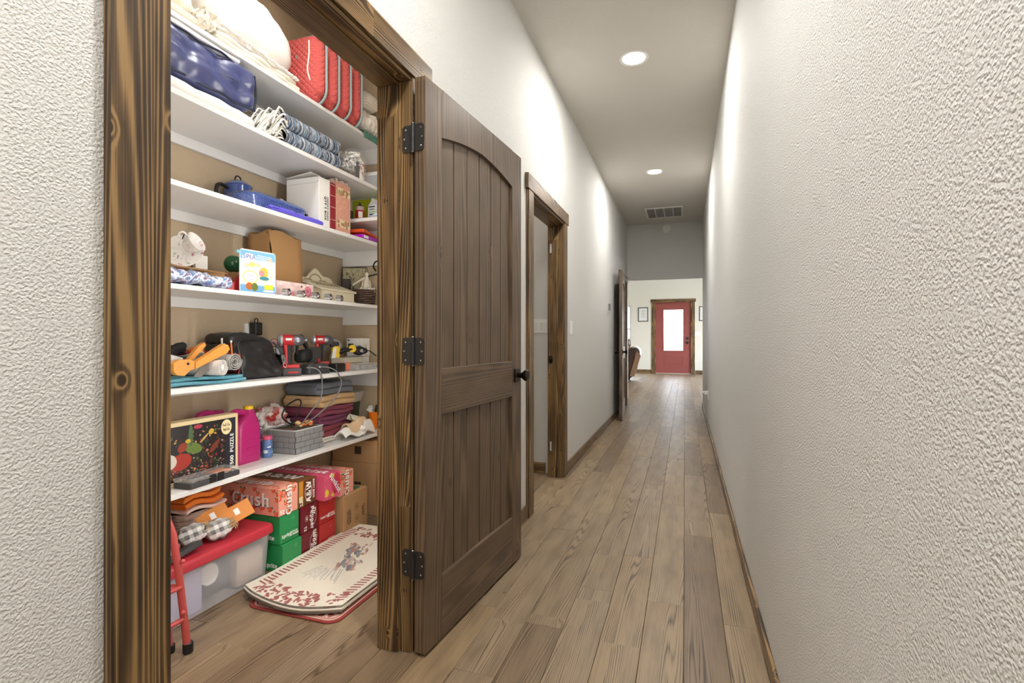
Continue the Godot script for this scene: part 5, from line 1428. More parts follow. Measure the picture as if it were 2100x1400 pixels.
		part(d, "grip_overmould", loft([[0.02, 0.033, 0.008, 0.06, -0.022, 0], [0.018, 0.031, 0.008, 0.12, -0.022, 0], [0.024, 0.036, 0.008, 0.165, -0.026, 0]]), red)
		part(d, "trigger", prism([Vector2(0.012, 0.12), Vector2(0.022, 0.125), Vector2(0.02, 0.15), Vector2(0.012, 0.155)], 0.014), M.black)
		part(d, "foot", bx(0.085, 0.02, 0.055, 0.006, 2), red, Vector3(0, 0.05, 0))
		if batt:
			var b := part(d, "battery", bx(0.095, 0.042, 0.062, 0.008, 2), M.dark_grey, Vector3(0.004, 0.021, 0))
			part(b, "battery_stripe", bx(0.05, 0.01, 0.003, 0.001), red, Vector3(0.005, -0.002, 0.0318))
	mk.call("red and black cordless driver standing upright right of the tool bag", Vector3(-1.945, Y, -2.155), 0.85, 1.0, true)
	mk.call("red and black cordless driver farther right, behind the grey charger", Vector3(-2.03, Y - 0.0, -2.5), 0.85, 0.95, true)
	# charger, headlamp, batteries
	var ch := thing("battery_charger", "dark grey battery charger at the shelf edge with a cable in front", "charger", Vector3(-1.935, Y, -2.325), -0.05)
	part(ch, "base", loft([[0.075, 0.16, 0.01, 0.0], [0.08, 0.165, 0.012, 0.01], [0.07, 0.15, 0.014, 0.05], [0.055, 0.13, 0.01, 0.056]]), M.dark_grey)
	for i in 8: part(ch, "vent_rib", bx(0.002, 0.005, 0.004, 0.0008), M.black, Vector3(0.0395, 0.012, 0.04 - i * 0.011))
	part(ch, "cable_plug", ball(0.005, 0.005, 0.008, 10), M.pale_grey, Vector3(0.037, 0.038, 0.0))
	var hl := thing("headset", "black strapped headset with a red tab resting on the grey charger", "headset", Vector3(-1.985, Y + 0.058, -2.33), 0.3)
	part(hl, "pad", soft(0.07, 0.07, 0.13, 0.025, 6, func(p: Vector3): return p + Vector3(0, 0.15 * p.z * -0.4, 0)), M.black_soft, Vector3(-0.02, 0.04, 0.0))
	part(hl, "clip", prism([Vector2(-0.035, 0), Vector2(0.03, 0.0), Vector2(0.035, 0.06), Vector2(0.01, 0.088), Vector2(-0.03, 0.08)], 0.05), M.dark_grey, Vector3(0.012, 0.0, -0.06), Vector3(0, PI / 2, 0))
	part(hl, "red_tab", bx(0.004, 0.02, 0.03, 0.002), red, Vector3(0.04, 0.012, -0.055))
	for s in [0.0, 0.028]: part(hl, "strap", tube([Vector3(-0.02, 0.05, 0.09), Vector3(-0.03, 0.1 + s, 0.06), Vector3(-0.04, 0.125 + s, 0.0), Vector3(-0.045, 0.1 + s, -0.06), Vector3(-0.03, 0.06, -0.08)], 0.008, 8, 5), M.black)
	var ob := thing("orange_battery", "black and orange battery pack lying at the shelf edge", "battery", Vector3(-1.93, Y, -2.53), 0.1)
	part(ob, "case", bx(0.06, 0.05, 0.1, 0.012, 2), M.black, Vector3(0, 0.025, 0.02))
	part(ob, "orange_end", bx(0.058, 0.048, 0.05, 0.01, 2), mat(rgb(238, 110, 62), 0.4), Vector3(0, 0.025, -0.055))
	part(ob, "grey_band", bx(0.0605, 0.05, 0.016, 0.004), M.grey, Vector3(0, 0.0252, -0.024))
	var bu := thing("globe_lamp", "round frosted grey globe behind the yellow heat gun", "globe", Vector3(-2.13, Y + 0.14, -2.74))
	part(bu, "globe", ball(0.052, 0.05, 0.052, 24), mat(rgb(176, 172, 168), 0.25))
	part(bu, "neck", lathe([Vector2(0, -0.14), Vector2(0.05, -0.14), Vector2(0.052, -0.13), Vector2(0.03, -0.09), Vector2(0.025, -0.04)], 20), M.pale_grey)
	var hg := thing("heat_gun", "yellow and black glue gun lying among the tools", "tool", Vector3(-2.05, Y + 0.075, -2.655), 0.9)
	part(hg, "body", loft([[0.05, 0.035, 0.014, 0.0], [0.055, 0.036, 0.014, 0.05], [0.04, 0.034, 0.012, 0.075]]), M.yellow)
	part(hg, "grip_panel", prism([Vector2(-0.03, 0), Vector2(-0.005, 0.0), Vector2(0.0, 0.06), Vector2(-0.018, 0.062)], 0.038), M.white)
	part(hg, "cap", bx(0.055, 0.03, 0.036, 0.008, 2), M.black, Vector3(-0.01, 0.082, 0))
	part(hg, "barrel", tube([Vector3(0.01, 0.03, 0), Vector3(0.06, 0.048, 0), Vector3(0.1, 0.052, 0)], [0.018, 0.012], 12), M.black)
	part(hg, "nozzle_disc", cyl(0.024, 0.012, 20, 0.003), M.yellow, Vector3(0.1, 0.055, 0.005), Vector3(PI / 2, 0, 0))
	part(hg, "stand", bx(0.06, 0.075, 0.034, 0.004), M.dark_grey, Vector3(0.0, -0.0372, 0))
	var whites := [["white_box", "white device box with a black screen picture at the right end of the tool shelf", Vector3(-2.06, Y + 0.078, -2.9), 0.118], ["white_box", "plain white box lying under the device box", Vector3(-2.06, Y, -2.885), 0.076]]
	for q in whites:
		var b := thing(q[0], q[1], "box", q[2], 0.0, "")
		part(b, "carton", bx(0.12, q[3], 0.085 if q[3] > 0.1 else 0.1, 0.002), M.white, Vector3(0, q[3] / 2, 0))
		if q[3] > 0.1:
			plate(b, "screen_print", M.dark_grey, 0.042, 0.034, Vector3(-0.028, 0.066, 0.0428), FZ)
			txt(b, "O LINK", 0.01, M.ink, Vector3(0.026, 0.066, 0.0428), FZ)
			plate(b, "dark_logo", M.ink, 0.013, 0.008, Vector3(-0.045, 0.104, 0.0428), FZ)
			plate(b, "side_print", M.grey, 0.006, 0.04, Vector3(0.0603, 0.06, 0.0), FX)
	var tray := thing("clear_organizer", "clear plastic drawer organizer full of small hardware at the right shelf edge", "organizer", Vector3(-1.925, Y, -2.74))
	part(tray, "tray", bx(0.1, 0.035, 0.3, 0.003), M.clear, Vector3(0, 0.0185, 0))
	part(tray, "lid", bx(0.104, 0.004, 0.304, 0.001), mat(rgb(226, 224, 210), 0.1, {"alpha": 0.45}), Vector3(0, 0.04, 0))
	for i in 4: part(tray, "divider", bx(0.094, 0.03, 0.002, 0.0), mat(rgb(230, 234, 234), 0.1, {"alpha": 0.4}), Vector3(0, 0.018, -0.09 + i * 0.06))
	var hw := []
	for i in 60: hw.append([cyl(0.004, 0.006 + 0.01 * rng.randf(), 6, 0.0005), T(rng.randf_range(-0.04, 0.045), 0.008 + rng.randf() * 0.016, rng.randf_range(-0.14, 0.14), Vector3(rng.randf() * 3, rng.randf() * 3, 0))])
	stuff(part(tray, "hardware", join(hw), M.steel))
	var top := thing("clear_organizer", "flat beige-lidded parts tray lying on the clear drawer organizer", "organizer", Vector3(-1.99, Y + 0.0422, -2.7))
	part(top, "tray", bx(0.1, 0.028, 0.18, 0.003), mat(rgb(206, 200, 184), 0.3), Vector3(-0.01, 0.0145, 0))
	part(top, "rim", bx(0.106, 0.005, 0.186, 0.002), mat(rgb(224, 220, 206), 0.3), Vector3(-0.01, 0.0305, 0))
	var loops := []
	for k in 6:
		var rad := 0.03 - 0.002 * k
		for i in 12: loops.append(Vector3(0.004 * k + rad * 0.75 * cos(i * TAU / 12 + k), 0.03 + 0.85 * rad * sin(i * TAU / 12 + k), -0.004 * k - rad * 1.1 * cos(i * TAU / 12 + k)))
	loops.append_array([Vector3(0.02, 0.03, -0.08), Vector3(0.04, 0.0, -0.12), Vector3(0.03, -0.005, -0.15)])
	one("black_cable", "coil of thin black cable before the white device box", "cable", tube(loops, 0.0032, 6, 2), M.black, Vector3(-1.985, Y + 0.085, -2.8))

# ---------------------------------------------------------------- third shelf: china and keepsakes
func shelf_four() -> void:
	var Y := 1.3313
	var flor := noise_tex(0.03, 2, 128, 1, 17, [[0.0, rgb(120, 150, 110)], [0.22, rgb(240, 238, 236)], [0.8, rgb(242, 240, 238)], [0.86, rgb(206, 130, 146)], [1.0, rgb(176, 80, 104)]])
	var china := mat(Color.WHITE, 0.15, {"tex": flor, "tri": true, "scale": Vector3(7, 7, 7), "coat": 0.5})
	var cb := thing("cardboard_box", "low open brown cardboard box under the teacup", "box", Vector3(-2.06, Y, -1.64))
	part(cb, "body", bx(0.16, 0.088, 0.29, 0.003), M.card, Vector3(0, 0.044, 0))
	part(cb, "flap", bx(0.03, 0.003, 0.28, 0.001), M.kraft, Vector3(0.09, 0.085, 0), Vector3(0, 0, -0.3))
	var te := thing("teacup_set", "white rose-patterned teacup hanging over its saucer on a small wire stand", "teacup", Vector3(-2.035, Y + 0.0885, -1.63), 0.75)
	part(te, "saucer", lathe([Vector2(0, 0), Vector2(0.03, 0.0), Vector2(0.074, 0.012), Vector2(0.076, 0.014), Vector2(0.072, 0.015), Vector2(0.03, 0.004), Vector2(0, 0.004)], 36), china, Vector3(-0.005, 0.076, -0.03), Vector3(1.25, 0, 0))
	var cup := part(te, "cup", lathe([Vector2(0, 0), Vector2(0.018, 0), Vector2(0.03, 0.012), Vector2(0.043, 0.05), Vector2(0.046, 0.056), Vector2(0.043, 0.055), Vector2(0.028, 0.014), Vector2(0, 0.006)], 32), china, Vector3(0.006, 0.09, 0.002), Vector3(0.75, 0, -0.9))
	part(cup, "cup_handle", tube([Vector3(-0.04, 0.046, 0), Vector3(-0.062, 0.048, 0), Vector3(-0.066, 0.03, 0), Vector3(-0.05, 0.016, 0), Vector3(-0.03, 0.014, 0)], 0.004, 8, 4), M.white)
	part(te, "wire_stand", tube([Vector3(-0.03, 0.0, 0.03), Vector3(-0.03, 0.005, 0.01), Vector3(-0.02, 0.1, -0.04), Vector3(-0.005, 0.15, -0.03), Vector3(0.008, 0.14, -0.02), Vector3(0.02, 0.1, -0.04), Vector3(0.03, 0.005, 0.01), Vector3(0.03, 0.0, 0.035)], 0.002, 6, 5), M.bronze)
	var wbx := thing("white_box", "small white cardboard box behind the teacup", "box", Vector3(-2.09, Y + 0.0885, -1.725), 0.2)
	part(wbx, "carton", bx(0.07, 0.075, 0.075, 0.002), M.white, Vector3(0, 0.0375, 0))
	part(wbx, "lifted_flap", bx(0.05, 0.002, 0.06, 0.0005), mat(rgb(214, 196, 190), 0.7), Vector3(-0.02, 0.088, 0.02), Vector3(0.3, 0, 0.5))
	var cc := thing("charcoal_cup", "tall charcoal plastic cup behind the small white box", "cup", Vector3(-2.165, Y, -1.775))
	part(cc, "cup", lathe([Vector2(0, 0), Vector2(0.022, 0), Vector2(0.03, 0.235), Vector2(0.028, 0.235), Vector2(0.021, 0.005), Vector2(0, 0.005)], 22), mat(rgb(62, 62, 74), 0.4))
	var bh := thing("pink_bucket", "small pink bucket with a frilled rim behind the red box", "bucket", Vector3(-2.03, Y, -1.815))
	part(bh, "pail", lathe([Vector2(0, 0), Vector2(0.03, 0), Vector2(0.038, 0.06), Vector2(0.035, 0.06), Vector2(0.028, 0.004), Vector2(0, 0.004)], 22), mat(rgb(216, 90, 150), 0.4))
	part(bh, "frill", lathe([Vector2(0.038, 0.056), Vector2(0.042, 0.066), Vector2(0.038, 0.074), Vector2(0.034, 0.066)], 12), mat(rgb(236, 180, 204), 0.6))
	# fabric in a bag
	var fb := noise_tex(0.02, 3, 256, 1, 23, [[0.0, rgb(52, 76, 120)], [0.35, rgb(120, 150, 196)], [0.5, rgb(240, 242, 248)], [0.62, rgb(236, 238, 246)], [0.7, rgb(74, 100, 150)], [0.85, rgb(190, 100, 130)], [1.0, rgb(60, 70, 110)]])
	one("patterned_fabric", "blue and white patterned fabric bundled along the shelf edge", "fabric", soft(0.1, 0.045, 0.36, 0.02, 14, func(p: Vector3): return p + Vector3(0, 0.028 * nz.get_noise_2d(p.x * 14.0, p.z * 13.0) - 0.03 * clampf(-p.z / 0.18, 0.0, 1.0) * (p.y + 0.022) * 8.0, 0)), mat(Color.WHITE, 0.5, {"tex": fb, "tri": true, "scale": Vector3(5, 5, 5)}), Vector3(-1.925, Y + 0.036, -1.56))
	var rb := thing("toy_box", "red triangular toy box with small labels behind the bubbly toy card", "toy box", Vector3(-1.955, Y, -1.845), 1.25)
	part(rb, "box", prism([Vector2(-0.085, 0.0), Vector2(0.07, 0.0), Vector2(0.07, 0.15)], 0.035), M.red)
	for y in [0.055, 0.085]: plate(rb, "label", M.white, 0.03, 0.016, Vector3(0.045, y, 0.018), FZ)
	plate(rb, "picture", mat(rgb(222, 180, 110), 0.5), 0.02, 0.022, Vector3(0.05, 0.11, 0.018), FZ)
	one("green_bowl", "dark green glass ball behind the red toy box", "ball", ball(0.042, 0.042, 0.042), mat(rgb(36, 92, 56), 0.2), Vector3(-2.065, 1.479, -1.91))
	one("small_stand", "small tan box that carries the green glass ball", "box", bx(0.07, 0.105, 0.07, 0.003), M.card, Vector3(-2.065, Y + 0.053, -1.91))
	# blister card toy
	var tp := Paint.new(128, 176, rgb(214, 234, 246))
	tp.rect(0, 0, 1, 0.2, rgb(132, 196, 236)).rect(0, 0.82, 1, 0.18, rgb(120, 180, 226)).rect(0, 0.78, 1, 0.05, rgb(240, 246, 250))
	tp.ell(0.25, 0.15, 0.2, 0.09, Color.WHITE).ell(0.85, 0.17, 0.07, 0.05, rgb(246, 206, 178)).line(0.48, 0.08, 0.88, 0.1, 0.012, Color.WHITE).line(0.48, 0.12, 0.8, 0.14, 0.012, Color.WHITE).line(0.48, 0.16, 0.74, 0.18, 0.012, Color.WHITE)
	for q in [[0.18, 0.36, 0.07], [0.33, 0.33, 0.09], [0.5, 0.33, 0.07], [0.83, 0.37, 0.09]]: tp.ell(q[0], q[1], q[2], q[2] * 0.72, [rgb(250, 244, 238), rgb(248, 220, 180), rgb(244, 208, 214), rgb(250, 230, 130)][int(q[0] * 10) % 4], 0.0).ell(q[0], q[1], q[2], q[2] * 0.72, rgb(240, 190, 190), 0.0, 0.8)
	tp.ell(0.28, 0.63, 0.22, 0.16, rgb(250, 226, 110)).ell(0.28, 0.63, 0.19, 0.135, rgb(246, 246, 250)).ell(0.72, 0.55, 0.22, 0.2, rgb(246, 240, 214)).ell(0.66, 0.5, 0.13, 0.13, rgb(236, 196, 90)).ell(0.6, 0.52, 0.08, 0.07, rgb(234, 150, 160)).ell(0.68, 0.64, 0.14, 0.05, rgb(70, 140, 150))
	tp.rect(0.68, 0.79, 0.27, 0.12, rgb(250, 222, 70)).rect(0.66, 0.93, 0.3, 0.05, Color.WHITE).ell(0.25, 0.86, 0.1, 0.09, rgb(196, 110, 60)).ell(0.4, 0.87, 0.09, 0.1, rgb(110, 120, 60))
	for i in 5: tp.line(0.17, 0.58 + i * 0.027, 0.38, 0.58 + i * 0.027, 0.006, rgb(170, 176, 200))
	var tc := thing("toy_card", "pale blue toy package printed with bubbles standing before the brown paper bag", "toy package", Vector3(-1.905, Y, -1.9), 1.4)
	part(tc, "backing_card", prism(rrect(0.185, 0.2, 0.014), 0.004), mat(rgb(222, 238, 248), 0.4), Vector3(0, 0.101, 0))
	plate(tc, "printed_face", mat(Color.WHITE, 0.3, {"tex": tp.tex()}), 0.178, 0.19, Vector3(0, 0.1, 0.0024), FZ)
	txt(tc, "SPLA", 0.02, mat(rgb(120, 140, 200), 0.5), Vector3(-0.045, 0.168, 0.0028), FZ)
	part(tc, "hang_tab", ball(0.008, 0.008, 0.004, 12), mat(rgb(130, 200, 214), 0.4), Vector3(-0.1, 0.185, 0))
	# paper bag
	var pb := thing("paper_bag", "tall brown paper bag with crumpled top touching the shelf above", "bag", Vector3(-2.09, Y, -2.215), 0.0)
	part(pb, "bag", sheet(20, 14, func(u: float, v: float):
		var q := u * 4.0
		var s := int(minf(q, 3.999))
		var f := q - s
		var c := [Vector2(0.075, 0.1), Vector2(0.075, -0.11), Vector2(-0.08, -0.1), Vector2(-0.08, 0.1)]
		var p: Vector2 = c[s].lerp(c[(s + 1) % 4], f)
		var y := 0.345 * v
		var k := 1.0 - 0.12 * v
		return Vector3(p.x * k + 0.012 * sin(v * 5.0 + 1.0) * v + 0.006 * nz.get_noise_2d(u * 9.0, v * 7.0), y + 0.012 * v * v * sin(u * 21.0), p.y * (1.0 + 0.12 * v * v) + 0.01 * sin(v * 7.0 + u * 3.0) * v), 0.0015), M.kraft)
	part(pb, "folded_gusset", prism([Vector2(-0.03, 0.2), Vector2(0.03, 0.32), Vector2(-0.045, 0.3)], 0.004), M.kraft, Vector3(-0.02, 0, 0.098), Vector3(0, -0.4, 0))
	# rose box
	var rosep := Paint.new(128, 40, rgb(232, 206, 204))
	for i in 40: rosep.ell(rng.randf(), rng.randf(), 0.08, 0.1, [rgb(238, 216, 212), rgb(226, 196, 194), rgb(240, 224, 216)][i % 3], rng.randf())
	rosep.ell(0.84, 0.5, 0.1, 0.38, rgb(206, 112, 130)).ell(0.84, 0.48, 0.07, 0.28, rgb(226, 150, 160)).ell(0.83, 0.46, 0.04, 0.16, rgb(196, 96, 116)).ell(0.66, 0.2, 0.03, 0.07, rgb(110, 90, 70)).ell(0.7, 0.28, 0.02, 0.05, rgb(240, 230, 210)).ell(0.4, 0.75, 0.05, 0.15, rgb(214, 130, 140))
	var rx := thing("rose_box", "long pink keepsake box printed with a rose at the shelf edge", "box", Vector3(-1.965, Y, -2.165))
	part(rx, "box", bx(0.09, 0.08, 0.27, 0.003), mat(rgb(230, 202, 200), 0.5), Vector3(0, 0.04, 0))
	plate(rx, "rose_print", mat(Color.WHITE, 0.4, {"tex": rosep.tex()}), 0.264, 0.076, Vector3(0.0454, 0.04, 0), FX)
	# carved writing box
	var cw := mat(rgb(226, 218, 192), 0.6)
	var dkc := mat(rgb(166, 156, 130), 0.8)
	var wr := thing("carved_box", "cream carved wooden letter box with sloping lid and scrolled back", "box", Vector3(-2.04, Y, -2.56))
	part(wr, "case", bx(0.17, 0.07, 0.3, 0.003), cw, Vector3(0, 0.045, 0))
	part(wr, "plinth", bx(0.182, 0.008, 0.315, 0.002), cw, Vector3(0, 0.011, 0))
	for x in [-0.07, 0.07]:
		for z in [-0.13, 0.13]: part(wr, "foot", ball(0.012, 0.006, 0.012, 12), cw, Vector3(x, 0.004, z))
	var lid := part(wr, "sloped_lid", bx(0.2, 0.012, 0.325, 0.004), cw, Vector3(0.0, 0.104, 0), Vector3(0, 0, -0.33))
	part(wr, "lid_wedge", prism([Vector2(-0.085, 0.078), Vector2(0.085, 0.078), Vector2(-0.085, 0.13)], 0.298), cw)
	for i in 9:
		var a := i * 0.7
		part(lid, "carved_scroll", tube([Vector3(-0.04, 0.007, 0.1 - i * 0.025), Vector3(-0.01 + 0.015 * sin(a), 0.009, 0.09 - i * 0.025), Vector3(0.02, 0.007, 0.105 - i * 0.025)], 0.003, 6, 3), dkc)
	var back := []
	for i in 21:
		var u := i / 20.0
		back.append(Vector2(lerpf(0.16, -0.16, u), 0.15 + 0.055 * exp(-pow((u - 0.45) * 4.0, 2.0)) + 0.012 * sin(u * 15.0)))
	back.append(Vector2(-0.16, 0.07)); back.append(Vector2(0.16, 0.07))
	var bd := part(wr, "scrolled_back", prism(back, 0.014), cw, Vector3(-0.092, 0, 0), FX)
	for s in [-1, 1]: part(bd, "carved_leaf", tube([Vector3(0.0, 0.18, 0.008), Vector3(0.03 * s, 0.17, 0.009), Vector3(0.05 * s, 0.15, 0.008), Vector3(0.03 * s, 0.14, 0.008), Vector3(0.08 * s, 0.145, 0.008), Vector3(0.11 * s, 0.13, 0.008)], 0.0035, 6, 4), dkc)
	# napkin rings
	var rows := ["leftmost of five, before the rose box", "second of five from the left, below the rose", "third of five, left of the carved box's corner", "fourth of five, before the carved box", "rightmost of five, before the carved box"]
	for i in 5:
		var z: float = [-2.045, -2.15, -2.255, -2.36, -2.455][i]
		var n := thing("napkin_ring", "chrome napkin ring at the shelf edge, " + rows[i], "napkin ring", Vector3(-1.872, Y, z), PI / 2 + 0.3, "chrome napkin rings on the shelf edge")
		part(n, "ring", lathe([Vector2(0.017, -0.014), Vector2(0.0155, 0.0), Vector2(0.017, 0.014), Vector2(0.019, 0.014), Vector2(0.0175, 0.0), Vector2(0.019, -0.014), Vector2(0.017, -0.014)], 24), M.chrome, Vector3(0, 0.019, 0), Vector3(PI / 2, 0, 0.0))
		part(n, "crossed_motif", tube([Vector3(-0.01, 0.008, 0.017), Vector3(0.0, 0.02, 0.021), Vector3(0.012, 0.03, 0.016)], 0.0035, 6, 3), M.chrome)
		part(n, "crossed_motif", tube([Vector3(0.01, 0.008, 0.017), Vector3(0.0, 0.02, 0.021), Vector3(-0.012, 0.03, 0.016)], 0.003, 6, 3), M.dark_grey)
	# picture, basket, figures
	var ap := Paint.new(96, 96, rgb(176, 168, 136))
	for i in 160: ap.ell(rng.randf(), rng.randf(), 0.03, 0.03, [rgb(186, 180, 146), rgb(160, 152, 120), rgb(196, 188, 160)][i % 3], rng.randf())
	for i in 18: ap.ell(0.12 + 0.28 * rng.randf(), 0.1 + 0.5 * rng.randf(), 0.05, 0.02, rgb(120, 112, 84), rng.randf() * 3.0)
	ap.rect(0.78, 0, 0.03, 1, rgb(90, 84, 70)).rect(0.82, 0, 0.18, 1, rgb(138, 126, 116))
	var pc := thing("wall_plaque", "antique cream plaque with dark edges leaning on the end wall", "plaque", Vector3(-2.09, Y, -2.93), 0.35)
	part(pc, "board", bx(0.21, 0.27, 0.016, 0.004), mat(rgb(76, 70, 58), 0.7), Vector3(0, 0.136, -0.008), Vector3(-0.06, 0, 0))
	plate(pc, "painted_face", mat(Color.WHITE, 0.6, {"tex": ap.tex()}), 0.195, 0.255, Vector3(0, 0.136, 0.0012), Vector3(-0.06, 0, 0))
	var tb := thing("twig_basket", "rustic twig basket at the right end of the keepsake shelf", "basket", Vector3(-1.985, Y, -2.85))
	var tw := []
	for ring in 9:
		for j in 14:
			var a := j * TAU / 14 + ring * 0.4
			var p := []
			for k in 4:
				var b := a + k * 0.2
				var rad := 0.062 + 0.012 * ring / 9.0 + rng.randf() * 0.006 + (0.004 if k % 2 else 0.0)
				p.append(Vector3(cos(b) * rad, 0.006 + ring * 0.0115 + rng.randf() * 0.005, sin(b) * rad * 1.05))
			tw.append([tube(p, 0.0028 + 0.0015 * rng.randf(), 5), T(0, 0, 0)])
	stuff(part(tb, "twig", join(tw), mat(rgb(112, 90, 80), 0.9)))
	part(tb, "lining", lathe([Vector2(0, 0.003), Vector2(0.058, 0.003), Vector2(0.068, 0.1)], 20), mat(rgb(66, 52, 46), 0.95))
	one("white_cloth", "white cloth lying in the twig basket", "cloth", soft(0.07, 0.03, 0.08, 0.014, 6, wob(0.02, 30.0)), M.white, Vector3(-1.965, Y + 0.1, -2.875))
	var fg := thing("bone_figure", "small cream figurine with an outstretched arm standing in the twig basket", "figurine", Vector3(-1.995, Y + 0.09, -2.9), 0.5)
	part(fg, "gown", lathe([Vector2(0, 0), Vector2(0.04, 0), Vector2(0.034, 0.03), Vector2(0.018, 0.075), Vector2(0.014, 0.1), Vector2(0.007, 0.11)], 14), M.cream)
	part(fg, "head", ball(0.013, 0.016, 0.013, 14), M.cream, Vector3(0, 0.122, 0))
	part(fg, "arm", tube([Vector3(-0.01, 0.1, 0), Vector3(-0.05, 0.075, 0.01), Vector3(-0.11, 0.03, 0.02)], [0.008, 0.005], 8), M.cream)
	for i in 5: part(fg, "drape", tube([Vector3(0.01 * (i - 2), 0.08, 0.016), Vector3(0.014 * (i - 2), 0.04, 0.03), Vector3(0.017 * (i - 2), 0.004, 0.038)], 0.004, 6, 3), M.cream)
	var cd := thing("wood_ornament", "dark little wooden block ornament before the antique plaque", "ornament", Vector3(-2.07, Y + 0.0, -2.79), 0.4)
	part(cd, "block", bx(0.05, 0.075, 0.035, 0.003), mat(rgb(62, 54, 52), 0.7), Vector3(0, 0.135, 0))
	part(cd, "stem", cyl(0.012, 0.1, 12), M.bronze, Vector3(0, 0.05, 0))
	part(cd, "wire_curl", tube([Vector3(0.02, 0.11, 0.02), Vector3(0.03, 0.13, 0.025), Vector3(0.045, 0.12, 0.02), Vector3(0.04, 0.1, 0.02), Vector3(0.06, 0.1, 0.02)], 0.003, 6, 4), M.black)
	var hk := thing("wall_hook", "black iron hook on the end wall above the keepsakes", "hook", Vector3(-1.98, 1.55, PZ))
	part(hk, "arm", tube([Vector3(-0.12, -0.03, 0.004), Vector3(-0.04, -0.012, 0.01), Vector3(0.04, 0.0, 0.012)], 0.0035, 8), M.black)
	part(hk, "ring", tube([Vector3(0.03, 0.02, 0.02), Vector3(0.01, 0.05, 0.02), Vector3(0.025, 0.08, 0.02), Vector3(0.05, 0.085, 0.02)], 0.005, 8, 4), M.black)

